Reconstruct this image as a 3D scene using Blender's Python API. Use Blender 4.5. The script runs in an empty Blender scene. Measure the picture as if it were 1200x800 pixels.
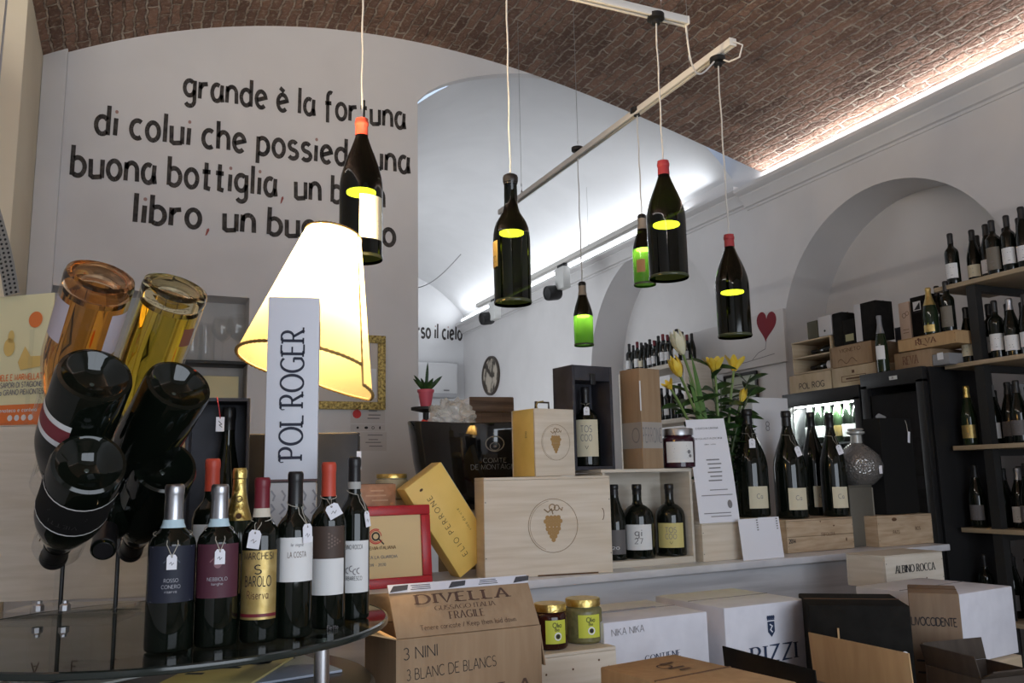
import bpy, bmesh, math, random
from mathutils import Vector, Matrix
random.seed(7)
S = bpy.context.scene
COL = S.collection
PI = math.pi
# ------------------------------------------------------------------ camera
FPX, EYE = 998.0, Vector((0, 0, 1.45))
YAW, PITCH, ROLL = math.radians(24.3), math.radians(9.2), math.radians(1.2)
FH = Vector((math.sin(YAW), math.cos(YAW), 0)); ZV = Vector((0, 0, 1))
FW = FH * math.cos(PITCH) + ZV * math.sin(PITCH)
R0 = Vector((math.cos(YAW), -math.sin(YAW), 0)); U0 = ZV * math.cos(PITCH) - FH * math.sin(PITCH)
CR = R0 * math.cos(ROLL) - U0 * math.sin(ROLL)
CU = U0 * math.cos(ROLL) + R0 * math.sin(ROLL)
cd = bpy.data.cameras.new('camera'); cam = bpy.data.objects.new('camera', cd); COL.objects.link(cam)
cd.sensor_width = 36; cd.lens = 36 * FPX / 1200; cd.clip_start = .02; cd.clip_end = 60
m = Matrix.Identity(4)
for i, v in enumerate((CR, CU, -FW)):
    for j in range(3): m[j][i] = v[j]
m.translation = EYE; cam.matrix_world = m
S.camera = cam
# ------------------------------------------------------------------ world, light, exposure
S.view_settings.view_transform = 'Standard'; S.view_settings.look = 'None'
S.view_settings.exposure = 0.32; S.view_settings.gamma = 1.0
S.view_settings.use_curve_mapping = False
S.cycles.max_bounces = 10; S.cycles.transparent_max_bounces = 24
S.cycles.sample_clamp_indirect = 4
W = bpy.data.worlds.new('sky'); S.world = W; W.use_nodes = True
W.node_tree.nodes['Background'].inputs[0].default_value = (.55, .68, .9, 1)
W.node_tree.nodes['Background'].inputs[1].default_value = 1.0
XR, YT, YF, XL, YB = 4.8, 5.42, 12.5, -1.0, -2.6       # right wall, lettered wall, far wall, left wall, shop front

def area(name, loc, rot, sx, sy, power, col):
    l = bpy.data.lights.new(name, 'AREA'); l.shape = 'RECTANGLE'; l.size = sx; l.size_y = sy
    l.energy = power; l.color = col
    o = bpy.data.objects.new(name, l); COL.objects.link(o); o.location = loc; o.rotation_euler = rot
    return o
# daylight coming in through the shop window behind the camera
area('daylight', (1.4, YB + .12, 1.75), (PI / 2, 0, 0), 3.4, 2.3, 86, (.86, .93, 1))
# LED strips lying on the cornices, washing the vaults
area('cove_light_front', (XR - .035, (YB + YT) / 2 + .1, 3.90), (0, math.radians(142), 0), .05, YT - YB - .2, 30, (.93, .96, 1))
area('cove_light_rear', (XR - .10, (YT + YF) / 2 + .2, 3.985), (0, math.radians(128), 0), .05, YF - YT - .8, 20, (.9, .95, 1))
area('cove_light_left', (XL + .16, 1.2, 3.60), (0, math.radians(-138), 0), .05, 5.6, 48, (1, .94, .86))
area('rear_fill_light', (1.86, 9.2, 2.2), (0, math.radians(-90), 0), 1.6, 2.2, 38, (.9, .95, 1))  # added fill for the rear room, on its unseen left wall

# ------------------------------------------------------------------ pixel helpers: a pixel of the photograph -> a point of the room
def ray(px, py): return FW + CR * ((px - 600) / FPX) + CU * ((400 - py) / FPX)
def at(px, py, d): return EYE + ray(px, py) * d
def atax(px, py, a, v):
    r = ray(px, py); return EYE + r * ((v - EYE[a]) / r[a])
class Plane:
    """vertical plane through p facing -Y turned by ang"""
    def __init__(s, p, ang): s.p = Vector((p[0], p[1], 0)); s.a = ang; s.d = Vector((math.cos(ang), math.sin(ang), 0)); s.n = Vector((-math.sin(ang), math.cos(ang), 0))
    def hit(s, px, py):
        r = ray(px, py); e = EYE - s.p; t = -(e.dot(s.n)) / r.dot(s.n); return EYE + r * t
    def back(s, b): return Plane(s.p + s.n * b, s.a)
CZ = 1.07
COUNTER = Plane((1.41, 3.03), math.radians(4.5))
def RW(x): return Plane((x, 0), -PI / 2)
def YP(y): return Plane((0, y), 0)
def CP(d, px=600, rot=0):
    p = at(px, 560, d); return Plane(p, -YAW + math.radians(rot))
def face(pl, x0, x1, yt, yb=None, zb=None, yc=None):
    """front face of a box: (bottom centre, width, height, turn)"""
    ym = yc if yc is not None else ((yt + yb) / 2 if yb else yt)
    A, B = pl.hit(x0, ym), pl.hit(x1, ym); xm = (x0 + x1) / 2
    c = (A + B) / 2; w = (Vector((A.x, A.y)) - Vector((B.x, B.y))).length
    zt = pl.hit(xm, yt).z; z0 = zb if zb is not None else pl.hit(xm, yb).z
    return Vector((c.x, c.y, z0)), w, zt - z0, pl.a

# ------------------------------------------------------------------ materials
MATS = {}
def newmat(name):
    m = bpy.data.materials.new(name); m.use_nodes = True
    return m, m.node_tree.nodes, m.node_tree.links, m.node_tree.nodes['Principled BSDF']
def mat(name, col, rough=.6, metal=0, spec=.5, trans=0, ior=1.45, emit=None, estr=0, alpha=1, coat=0):
    if name in MATS: return MATS[name]
    m, N, L, b = newmat(name)
    b.inputs['Base Color'].default_value = (*col, 1); b.inputs['Roughness'].default_value = rough
    b.inputs['Metallic'].default_value = metal; b.inputs['Specular IOR Level'].default_value = spec
    b.inputs['Transmission Weight'].default_value = trans; b.inputs['IOR'].default_value = ior
    b.inputs['Coat Weight'].default_value = coat
    if emit: b.inputs['Emission Color'].default_value = (*emit, 1); b.inputs['Emission Strength'].default_value = estr
    MATS[name] = m; return m
def noisy(name, c0, c1, scale=(8, 8, 8), rough=.7, bump=.1, detail=5, nscale=1., spec=.3, lo=.35, hi=.65, dist=.3):
    if name in MATS: return MATS[name]
    m, N, L, b = newmat(name)
    tc = N.new('ShaderNodeTexCoord'); mp = N.new('ShaderNodeMapping'); mp.inputs['Scale'].default_value = scale
    nz = N.new('ShaderNodeTexNoise'); nz.inputs['Scale'].default_value = nscale; nz.inputs['Detail'].default_value = detail
    nz.inputs['Distortion'].default_value = dist
    rp = N.new('ShaderNodeValToRGB'); rp.color_ramp.elements[0].position = lo; rp.color_ramp.elements[1].position = hi
    rp.color_ramp.elements[0].color = (*c0, 1); rp.color_ramp.elements[1].color = (*c1, 1)
    bp = N.new('ShaderNodeBump'); bp.inputs['Strength'].default_value = bump; bp.inputs['Distance'].default_value = .01
    L.new(tc.outputs['Object'], mp.inputs[0]); L.new(mp.outputs[0], nz.inputs[0]); L.new(nz.outputs[0], rp.inputs[0])
    L.new(rp.outputs[0], b.inputs['Base Color']); L.new(nz.outputs[0], bp.inputs['Height']); L.new(bp.outputs[0], b.inputs['Normal'])
    b.inputs['Roughness'].default_value = rough; b.inputs['Specular IOR Level'].default_value = spec
    MATS[name] = m; return m
def tinted(name, tint, gloss=.05, refl=.6, frost=None):
    """thin glass wall: tinted see-through plus a mirror sheen"""
    if name in MATS: return MATS[name]
    m, N, L, b = newmat(name); N.remove(b)
    t = N.new('ShaderNodeBsdfTransparent'); t.inputs[0].default_value = (*tint, 1)
    g = N.new('ShaderNodeBsdfGlossy'); g.inputs['Roughness'].default_value = gloss
    g.inputs[0].default_value = (refl, refl, refl, 1)
    lw = N.new('ShaderNodeFresnel'); lw.inputs[0].default_value = 1.5
    ge = N.new('ShaderNodeNewGeometry'); bf = N.new('ShaderNodeMath'); bf.operation = 'SUBTRACT'; bf.inputs[0].default_value = 1; L.new(ge.outputs['Backfacing'], bf.inputs[1])
    fm = N.new('ShaderNodeMath'); fm.operation = 'MULTIPLY'; L.new(lw.outputs[0], fm.inputs[0]); L.new(bf.outputs[0], fm.inputs[1])
    if frost:
        tl_ = N.new('ShaderNodeBsdfTranslucent'); tl_.inputs[0].default_value = (*frost, 1); m2 = N.new('ShaderNodeMixShader'); m2.inputs[0].default_value = .35
        L.new(t.outputs[0], m2.inputs[1]); L.new(tl_.outputs[0], m2.inputs[2]); t = m2
    mx = N.new('ShaderNodeMixShader'); L.new(fm.outputs[0], mx.inputs[0]); L.new(t.outputs[0], mx.inputs[1]); L.new(g.outputs[0], mx.inputs[2])
    L.new(mx.outputs[0], N['Material Output'].inputs[0])
    MATS[name] = m; return m

PLASTER = noisy('plaster', (.66, .645, .645), (.70, .685, .685), (1.2, 1.2, 1.2), .9, .12, 8, 2)
PLASTER_BACK = noisy('plaster_far', (.68, .68, .69), (.72, .72, .73), (1, 1, 1), .9, .08, 8, 2)
PILLAR_M = noisy('plaster_pillar', (.70, .62, .47), (.74, .66, .51), (1, 1, 1), .85, .05, 6, 2)
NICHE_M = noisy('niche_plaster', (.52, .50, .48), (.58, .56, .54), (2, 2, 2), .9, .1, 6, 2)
FLOOR_M = noisy('floor_tile', (.16, .12, .09), (.24, .19, .15), (3, 3, 3), .4, .05)
PINE = noisy('pine', (.52, .43, .30), (.64, .55, .41), (3, 3, 40), .6, .06, 4, 1.3)
PINE_V = noisy('pine_upright', (.50, .41, .29), (.62, .53, .40), (40, 40, 3), .6, .06, 4, 1.3)
PINE_Y = noisy('pine_golden', (.60, .40, .16), (.74, .54, .26), (3, 3, 40), .6, .06, 4, 1.3)
PINE_R = noisy('pine_reddish', (.42, .30, .19), (.55, .42, .29), (4, 4, 30), .6, .1, 5, 1.6)
PALE = noisy('pale_wood', (.58, .52, .43), (.66, .60, .52), (4, 4, 40), .6, .05, 4, 1.2)
CRATE_M = noisy('crate_wood', (.62, .53, .42), (.72, .64, .54), (2.2, 2.2, 34), .6, .05, 5, 1.1)
OLDPINE = noisy('aged_pine', (.40, .31, .20), (.50, .40, .28), (2, 2, 26), .6, .06, 5, 1.2)
WHITEWASH = noisy('whitewashed_board', (.38, .38, .41), (.64, .64, .67), (1.0, 1.0, 13), .55, .06, 8, 1.2, lo=.25, hi=.55, dist=.5)
COUNTER_M = noisy('white_counter_paint', (.60, .60, .64), (.72, .72, .76), (6, 6, 6), .35, .03)
CARD = noisy('cardboard', (.30, .20, .12), (.34, .235, .145), (40, 40, 5), .85, .04)
CARD_D = noisy('cardboard_dark', (.20, .135, .09), (.235, .165, .11), (40, 40, 5), .85, .04)
CARD_K = noisy('cardboard_deep_brown', (.05, .038, .03), (.065, .05, .04), (40, 40, 5), .85, .04)  # darkest brown board, used for the corner carton
CARD_L = noisy('cardboard_light', (.44, .28, .14), (.50, .33, .17), (40, 40, 5), .85, .04)
CARD_T = noisy('cardboard_tan', (.42, .33, .21), (.48, .38, .26), (20, 20, 5), .8, .04)
WHITECARD = noisy('white_carton', (.62, .62, .68), (.68, .68, .74), (15, 15, 15), .7, .03)
PAPER = mat('paper', (.72, .72, .74), .8); PAPER_W = mat('paper_white', (.80, .80, .86), .8)
CREAM = mat('cream_paper', (.66, .60, .44), .7); LIGHT = mat('label_white', (.74, .74, .74), .7)
YLAB = mat('label_yellow', (.60, .52, .20), .6); OCHRE = mat('label_ochre', (.80, .55, .16), .6)
BLACKCARD = noisy('black_carton', (.008, .0075, .007), (.013, .012, .011), (20, 20, 20), .8, .03, spec=.1)
DARKBOX = noisy('charcoal_box', (.030, .030, .038), (.048, .048, .060), (12, 12, 12), .55, .04)
GREYBOX = noisy('grey_box', (.022, .021, .022), (.034, .032, .033), (12, 12, 12), .5, .03)
BLACK = mat('black_plastic', (.012, .012, .013), .4); MATTBLACK = mat('matt_black', (.01, .01, .01), .8, spec=.2)
IRON = mat('black_iron', (.018, .018, .018), .5); INK = mat('black_ink', (.02, .018, .02), .7)
INKG = mat('grey_ink', (.22, .21, .22), .8); INKB = mat('brown_ink', (.12, .06, .03), .8); INKN = mat('navy_ink', (.02, .035, .08), .6)
REDINK = mat('red_ink', (.60, .05, .05), .7); PAINT = noisy('lettering_paint', (.02, .018, .018), (.075, .065, .06), (30, 30, 30), .7, .1)
DOTM = mat('dot_paint', (.36, .22, .20), .8); COMMA = mat('comma_paint', (.34, .10, .09), .8)
STEEL = mat('brushed_steel', (.55, .55, .57), .28, 1); SILVER = mat('silver_foil', (.42, .42, .44), .35, 1)
GOLD = noisy('gold_foil', (.55, .38, .10), (.78, .60, .22), (60, 60, 60), .3, .4); GOLD.node_tree.nodes['Principled BSDF'].inputs['Metallic'].default_value = 1
GOLDLAB = noisy('gold_label', (.42, .30, .10), (.55, .41, .17), (40, 40, 40), .4, .05); GOLDLAB.node_tree.nodes['Principled BSDF'].inputs['Metallic'].default_value = .7
GOLDFRAME = noisy('gilded_frame', (.18, .12, .04), (.75, .58, .20), (60, 60, 60), .4, 1.0); GOLDFRAME.node_tree.nodes['Principled BSDF'].inputs['Metallic'].default_value = .6
GLASS_B = mat('dark_bottle_glass', (.004, .006, .004), .06, spec=.5)
GLASS_G = mat('green_bottle_glass', (.012, .022, .010), .07, spec=.5)
CAP_R = mat('red_wax', (.52, .065, .035), .45); CAP_DR = mat('dark_red_foil', (.16, .012, .022), .4); CAP_K = mat('black_foil', (.012, .011, .012), .35)
CAP_CR = mat('crimson_wax', (.34, .03, .035), .45); STRIPB = mat('blue_white_seal', (.50, .66, .74), .7); STRIPC = mat('cream_seal', (.62, .56, .46), .7)
NAVY = mat('navy_label', (.010, .013, .028), .6); PURPLE = mat('plum_label', (.080, .020, .036), .6); BROWNLAB = mat('brown_label', (.07, .045, .035), .6)
GREYLAB = mat('grey_label', (.12, .11, .11), .6); TAUPE = mat('taupe_label', (.17, .15, .12), .6); REDLAB = mat('wine_red_label', (.20, .03, .04), .6); ORANGELAB = mat('orange_label', (.55, .12, .03), .6)
REDFRAME = mat('red_lacquer', (.42, .012, .02), .35); CERT = mat('certificate_paper', (.74, .58, .32), .7)
YBOX = noisy('yellow_box', (.82, .56, .14), (.88, .62, .18), (8, 8, 8), .45, .01); COPPER = noisy('copper_box', (.36, .18, .10), (.46, .24, .14), (30, 30, 30), .4, .05)
STRING = mat('string', (.45, .42, .36), .9); CORDM = mat('pale_cord', (.55, .53, .50), .7); WIRE = mat('steel_wire', (.4, .4, .4), .4, .8)
RAILM = mat('rail_paint', (.70, .68, .64), .45); ACRYL = tinted('clear_acrylic', (.97, .975, .975), .03, .9); CLEAR = tinted('clear_glass', (.90, .92, .91), .02, 1.0)
TABLEGLASS = tinted('smoked_table_glass', (.30, .33, .30), .03, .9)
LEAF = noisy('leaf', (.012, .035, .010), (.035, .085, .022), (30, 30, 30), .4, .1); STEMG = mat('stem', (.16, .24, .07), .5)
YPETAL = noisy('yellow_petal', (.80, .52, .03), (.88, .68, .12), (30, 30, 10), .5, .05); WPETAL = noisy('white_petal', (.86, .84, .62), (.92, .92, .78), (30, 30, 10), .5, .05)
LEDM = mat('led_disc', (.8, .9, .3), .5, emit=(.92, .95, .12), estr=34); LEDG = mat('led_disc_green', (.8, .9, .3), .5, emit=(.80, 1, .35), estr=16)
HONEY = mat('dark_preserve', (.03, .006, .004), .1); OLIVE = noisy('olive_paste', (.13, .12, .05), (.20, .18, .08), (60, 60, 60), .25, .1); JARLAB = mat('lime_label', (.55, .58, .06), .6)

def brick_mat():
    m, N, L, b = newmat('vault_brick')
    uv = N.new('ShaderNodeUVMap'); uv.uv_map = 'UVMap'
    nz = N.new('ShaderNodeTexNoise'); nz.inputs['Scale'].default_value = 9; nz.inputs['Detail'].default_value = 4
    vm = N.new('ShaderNodeVectorMath'); vm.operation = 'MULTIPLY_ADD'; vm.inputs[1].default_value = (.085, .055, 0)
    L.new(uv.outputs[0], nz.inputs[0]); L.new(nz.outputs['Color'], vm.inputs[0]); L.new(uv.outputs[0], vm.inputs[2])
    bk = N.new('ShaderNodeTexBrick'); bk.inputs['Scale'].default_value = 1
    bk.inputs['Brick Width'].default_value = .25; bk.inputs['Row Height'].default_value = .068
    bk.inputs['Mortar Size'].default_value = .010; bk.inputs['Mortar Smooth'].default_value = .6; bk.inputs['Bias'].default_value = -.1
    bk.inputs['Color1'].default_value = (.29, .17, .122, 1); bk.inputs['Color2'].default_value = (.150, .088, .066, 1)
    bk.inputs['Mortar'].default_value = (.15, .095, .070, 1); L.new(vm.outputs[0], bk.inputs[0])
    n2 = N.new('ShaderNodeTexNoise'); n2.inputs['Scale'].default_value = 2.2; n2.inputs['Detail'].default_value = 8; L.new(uv.outputs[0], n2.inputs[0])
    n3 = N.new('ShaderNodeTexNoise'); n3.inputs['Scale'].default_value = 34; n3.inputs['Detail'].default_value = 6; L.new(uv.outputs[0], n3.inputs[0])
    r3 = N.new('ShaderNodeValToRGB'); r3.color_ramp.elements[0].position = .52; r3.color_ramp.elements[1].position = .68; L.new(n3.outputs[0], r3.inputs[0])
    mr = N.new('ShaderNodeMapRange'); mr.inputs[1].default_value = .3; mr.inputs[2].default_value = .7; mr.inputs[3].default_value = .65; mr.inputs[4].default_value = 1.25; L.new(n2.outputs[0], mr.inputs[0])
    mu = N.new('ShaderNodeMix'); mu.data_type = 'RGBA'; mu.blend_type = 'MULTIPLY'; mu.inputs[0].default_value = 1
    cb = N.new('ShaderNodeCombineColor'); [L.new(mr.outputs[0], cb.inputs[i]) for i in range(3)]
    L.new(bk.outputs[0], mu.inputs[6]); L.new(cb.outputs[0], mu.inputs[7])
    mx = N.new('ShaderNodeMix'); mx.data_type = 'RGBA'; ml = N.new('ShaderNodeMath'); ml.operation = 'MULTIPLY'; ml.inputs[1].default_value = .5
    L.new(r3.outputs[0], ml.inputs[0]); L.new(ml.outputs[0], mx.inputs[0]); L.new(mu.outputs[2], mx.inputs[6]); mx.inputs[7].default_value = (.44, .35, .275, 1)
    n4 = N.new('ShaderNodeTexNoise'); n4.inputs['Scale'].default_value = 6; n4.inputs['Detail'].default_value = 6; n4.inputs['Roughness'].default_value = .7; L.new(uv.outputs[0], n4.inputs[0])
    r4 = N.new('ShaderNodeMapRange'); r4.inputs[1].default_value = .36; r4.inputs[2].default_value = .60; L.new(n4.outputs[0], r4.inputs[0])
    m4 = N.new('ShaderNodeMath'); m4.operation = 'MULTIPLY'; L.new(r4.outputs[0], m4.inputs[0]); L.new(bk.outputs['Fac'], m4.inputs[1])
    mz = N.new('ShaderNodeMix'); mz.data_type = 'RGBA'; L.new(m4.outputs[0], mz.inputs[0]); L.new(mx.outputs[2], mz.inputs[6]); mz.inputs[7].default_value = (.50, .41, .33, 1)
    mx = mz
    L.new(mx.outputs[2], b.inputs['Base Color']); b.inputs['Roughness'].default_value = .9; b.inputs['Specular IOR Level'].default_value = .2
    iv = N.new('ShaderNodeMath'); iv.operation = 'MULTIPLY_ADD'; iv.inputs[1].default_value = .8; L.new(bk.outputs['Fac'], iv.inputs[0]); L.new(n3.outputs[0], iv.inputs[2])
    bp = N.new('ShaderNodeBump'); bp.inputs['Strength'].default_value = 1.0; bp.inputs['Distance'].default_value = .03; L.new(iv.outputs[0], bp.inputs['Height']); L.new(bp.outputs[0], b.inputs['Normal'])
    return m
BRICK = brick_mat()

def shade_mat():
    m, N, L, b = newmat('lampshade_parchment'); N.remove(b)
    d = N.new('ShaderNodeBsdfDiffuse'); d.inputs[0].default_value = (.85, .68, .36, 1)
    t = N.new('ShaderNodeBsdfTranslucent'); t.inputs[0].default_value = (.95, .72, .32, 1)
    mx = N.new('ShaderNodeMixShader'); mx.inputs[0].default_value = .6
    L.new(d.outputs[0], mx.inputs[1]); L.new(t.outputs[0], mx.inputs[2]); L.new(mx.outputs[0], N['Material Output'].inputs[0])
    return m
SHADE = shade_mat()

# ------------------------------------------------------------------ mesh helpers
def link(o, parent=None):
    COL.objects.link(o)
    if parent is not None: o.parent = parent
    return o
def thing(name, label, cat, loc=(0, 0, 0), rz=0, group=None):
    o = bpy.data.objects.new(name, None); o.empty_display_size = .05; COL.objects.link(o)
    o.location = loc; o.rotation_euler = (0, 0, rz); return tag(o, label, cat, group)
def tag(o, label, cat, group=None):
    o['label'] = label; o['category'] = cat
    if group: o['group'] = group
    return o
class MB:
    def __init__(s): s.bm = bmesh.new(); s.mats = []
    def mi(s, m):
        if m is None: return 0
        if m not in s.mats: s.mats.append(m)
        return s.mats.index(m)
    def box(s, c, d, mat=None, bev=0, M=None, seg=2):
        b2 = bmesh.new(); bmesh.ops.create_cube(b2, size=1)
        for v in b2.verts: v.co = Vector((v.co.x * d[0], v.co.y * d[1], v.co.z * d[2]))
        if bev: bmesh.ops.bevel(b2, geom=b2.edges[:] , offset=min(bev, min(d) * .45), segments=seg, affect='EDGES', profile=.5)
        T = Matrix.Translation(Vector(c)); T = T @ M if M is not None else T
        s.merge(b2, T, s.mi(mat)); return s
    def merge(s, b2, T, i):
        mp = {}
        for v in b2.verts: mp[v] = s.bm.verts.new(T @ v.co)
        for f in b2.faces:
            try: g = s.bm.faces.new([mp[v] for v in f.verts]); g.material_index = i; g.smooth = True
            except ValueError: pass
        b2.free()
    def lathe(s, prof, n=32, mat=None, a0=0, a1=2 * PI, o=(0, 0, 0), M=None):
        i = s.mi(mat); full = abs(a1 - a0 - 2 * PI) < 1e-6; k = n if full else n + 1; rows = []
        O = Vector(o)
        for r, z in prof:
            if r < 1e-6: p = Vector((0, 0, z)); rows.append([s.bm.verts.new((M @ p if M else p) + O)] * k); continue
            row = []
            for j in range(k):
                a = a0 + (a1 - a0) * j / n; p = Vector((r * math.cos(a), r * math.sin(a), z)); row.append(s.bm.verts.new((M @ p if M else p) + O))
            rows.append(row)
        for A, B in zip(rows, rows[1:]):
            for j in range(n):
                q = [A[j], A[(j + 1) % k], B[(j + 1) % k], B[j]]; u = []
                for v in q:
                    if v not in u: u.append(v)
                if len(u) > 2:
                    f = s.bm.faces.new(u); f.material_index = i; f.smooth = True
        return s
    def tube(s, pts, r, n=8, mat=None, cap=True):
        i = s.mi(mat); pts = [Vector(p) for p in pts]; rows = []
        rad = r if isinstance(r, (list, tuple)) else [r] * len(pts)
        t0 = (pts[1] - pts[0]).normalized(); nn = t0.orthogonal().normalized()
        for k, p in enumerate(pts):
            t = (pts[min(k + 1, len(pts) - 1)] - pts[max(k - 1, 0)]).normalized()
            nn = (nn - t * nn.dot(t)).normalized(); bb = t.cross(nn)
            rows.append([s.bm.verts.new(p + (nn * math.cos(2 * PI * j / n) + bb * math.sin(2 * PI * j / n)) * rad[k]) for j in range(n)])
        for A, B in zip(rows, rows[1:]):
            for j in range(n):
                f = s.bm.faces.new((A[j], A[(j + 1) % n], B[(j + 1) % n], B[j])); f.material_index = i; f.smooth = True
        if cap:
            for A in (rows[0][::-1], rows[-1]): f = s.bm.faces.new(A); f.material_index = i
        return s
    def poly(s, pts, mat=None, smooth=False):
        f = s.bm.faces.new([s.bm.verts.new(p) for p in pts]); f.material_index = s.mi(mat); f.smooth = smooth; return s
    def grid(s, rows, mat=None, uvs=None):
        i = s.mi(mat); V = [[s.bm.verts.new(p) for p in r] for r in rows]
        ul = (s.bm.loops.layers.uv.get('UVMap') or s.bm.loops.layers.uv.new('UVMap')) if uvs else None
        for a in range(len(V) - 1):
            for b in range(len(V[0]) - 1):
                f = s.bm.faces.new((V[a][b], V[a][b + 1], V[a + 1][b + 1], V[a + 1][b])); f.material_index = i; f.smooth = True
                if uvs:
                    for l, (x, y) in zip(f.loops, ((a, b), (a, b + 1), (a + 1, b + 1), (a + 1, b))): l[ul].uv = uvs[x][y]
        return s
    def prism(s, pts, y0, y1, mat=None):
        """outline in XZ, extruded along Y"""
        i = s.mi(mat); A = [s.bm.verts.new((x, y0, z)) for x, z in pts]; B = [s.bm.verts.new((x, y1, z)) for x, z in pts]
        fs = [s.bm.faces.new(A), s.bm.faces.new(B[::-1])]
        for k in range(len(A)): fs.append(s.bm.faces.new((A[k - 1], A[k], B[k], B[k - 1])))
        for f in fs: f.material_index = i
        return s
    def polys(s, ps, fn, mat=None):
        for p in ps: s.poly([fn(x, y) for x, y in p], mat)
        return s
    def build(s, name, mats=None, parent=None, sharp=40, loc=None, rot=None, solid=0):
        me = bpy.data.meshes.new(name)
        bmesh.ops.recalc_face_normals(s.bm, faces=s.bm.faces[:]) if solid != 'keep' else None
        s.bm.to_mesh(me); s.bm.free()
        for mm in (s.mats if s.mats else [mats] if not isinstance(mats, list) else mats): me.materials.append(mm)
        me.set_sharp_from_angle(angle=math.radians(sharp))
        o = bpy.data.objects.new(name, me); link(o, parent)
        if loc is not None: o.location = loc
        if rot is not None: o.rotation_euler = rot
        return o
def struct(name, mb, mats=None, parent=None, **k):
    o = mb.build(name, mats, parent, **k); o['kind'] = 'structure'; return o
def copy_tree(o, parent=None):
    c = o.copy(); COL.objects.link(c)
    if parent is not None: c.parent = parent
    for ch in list(o.children): copy_tree(ch, c)
    return c

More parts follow.
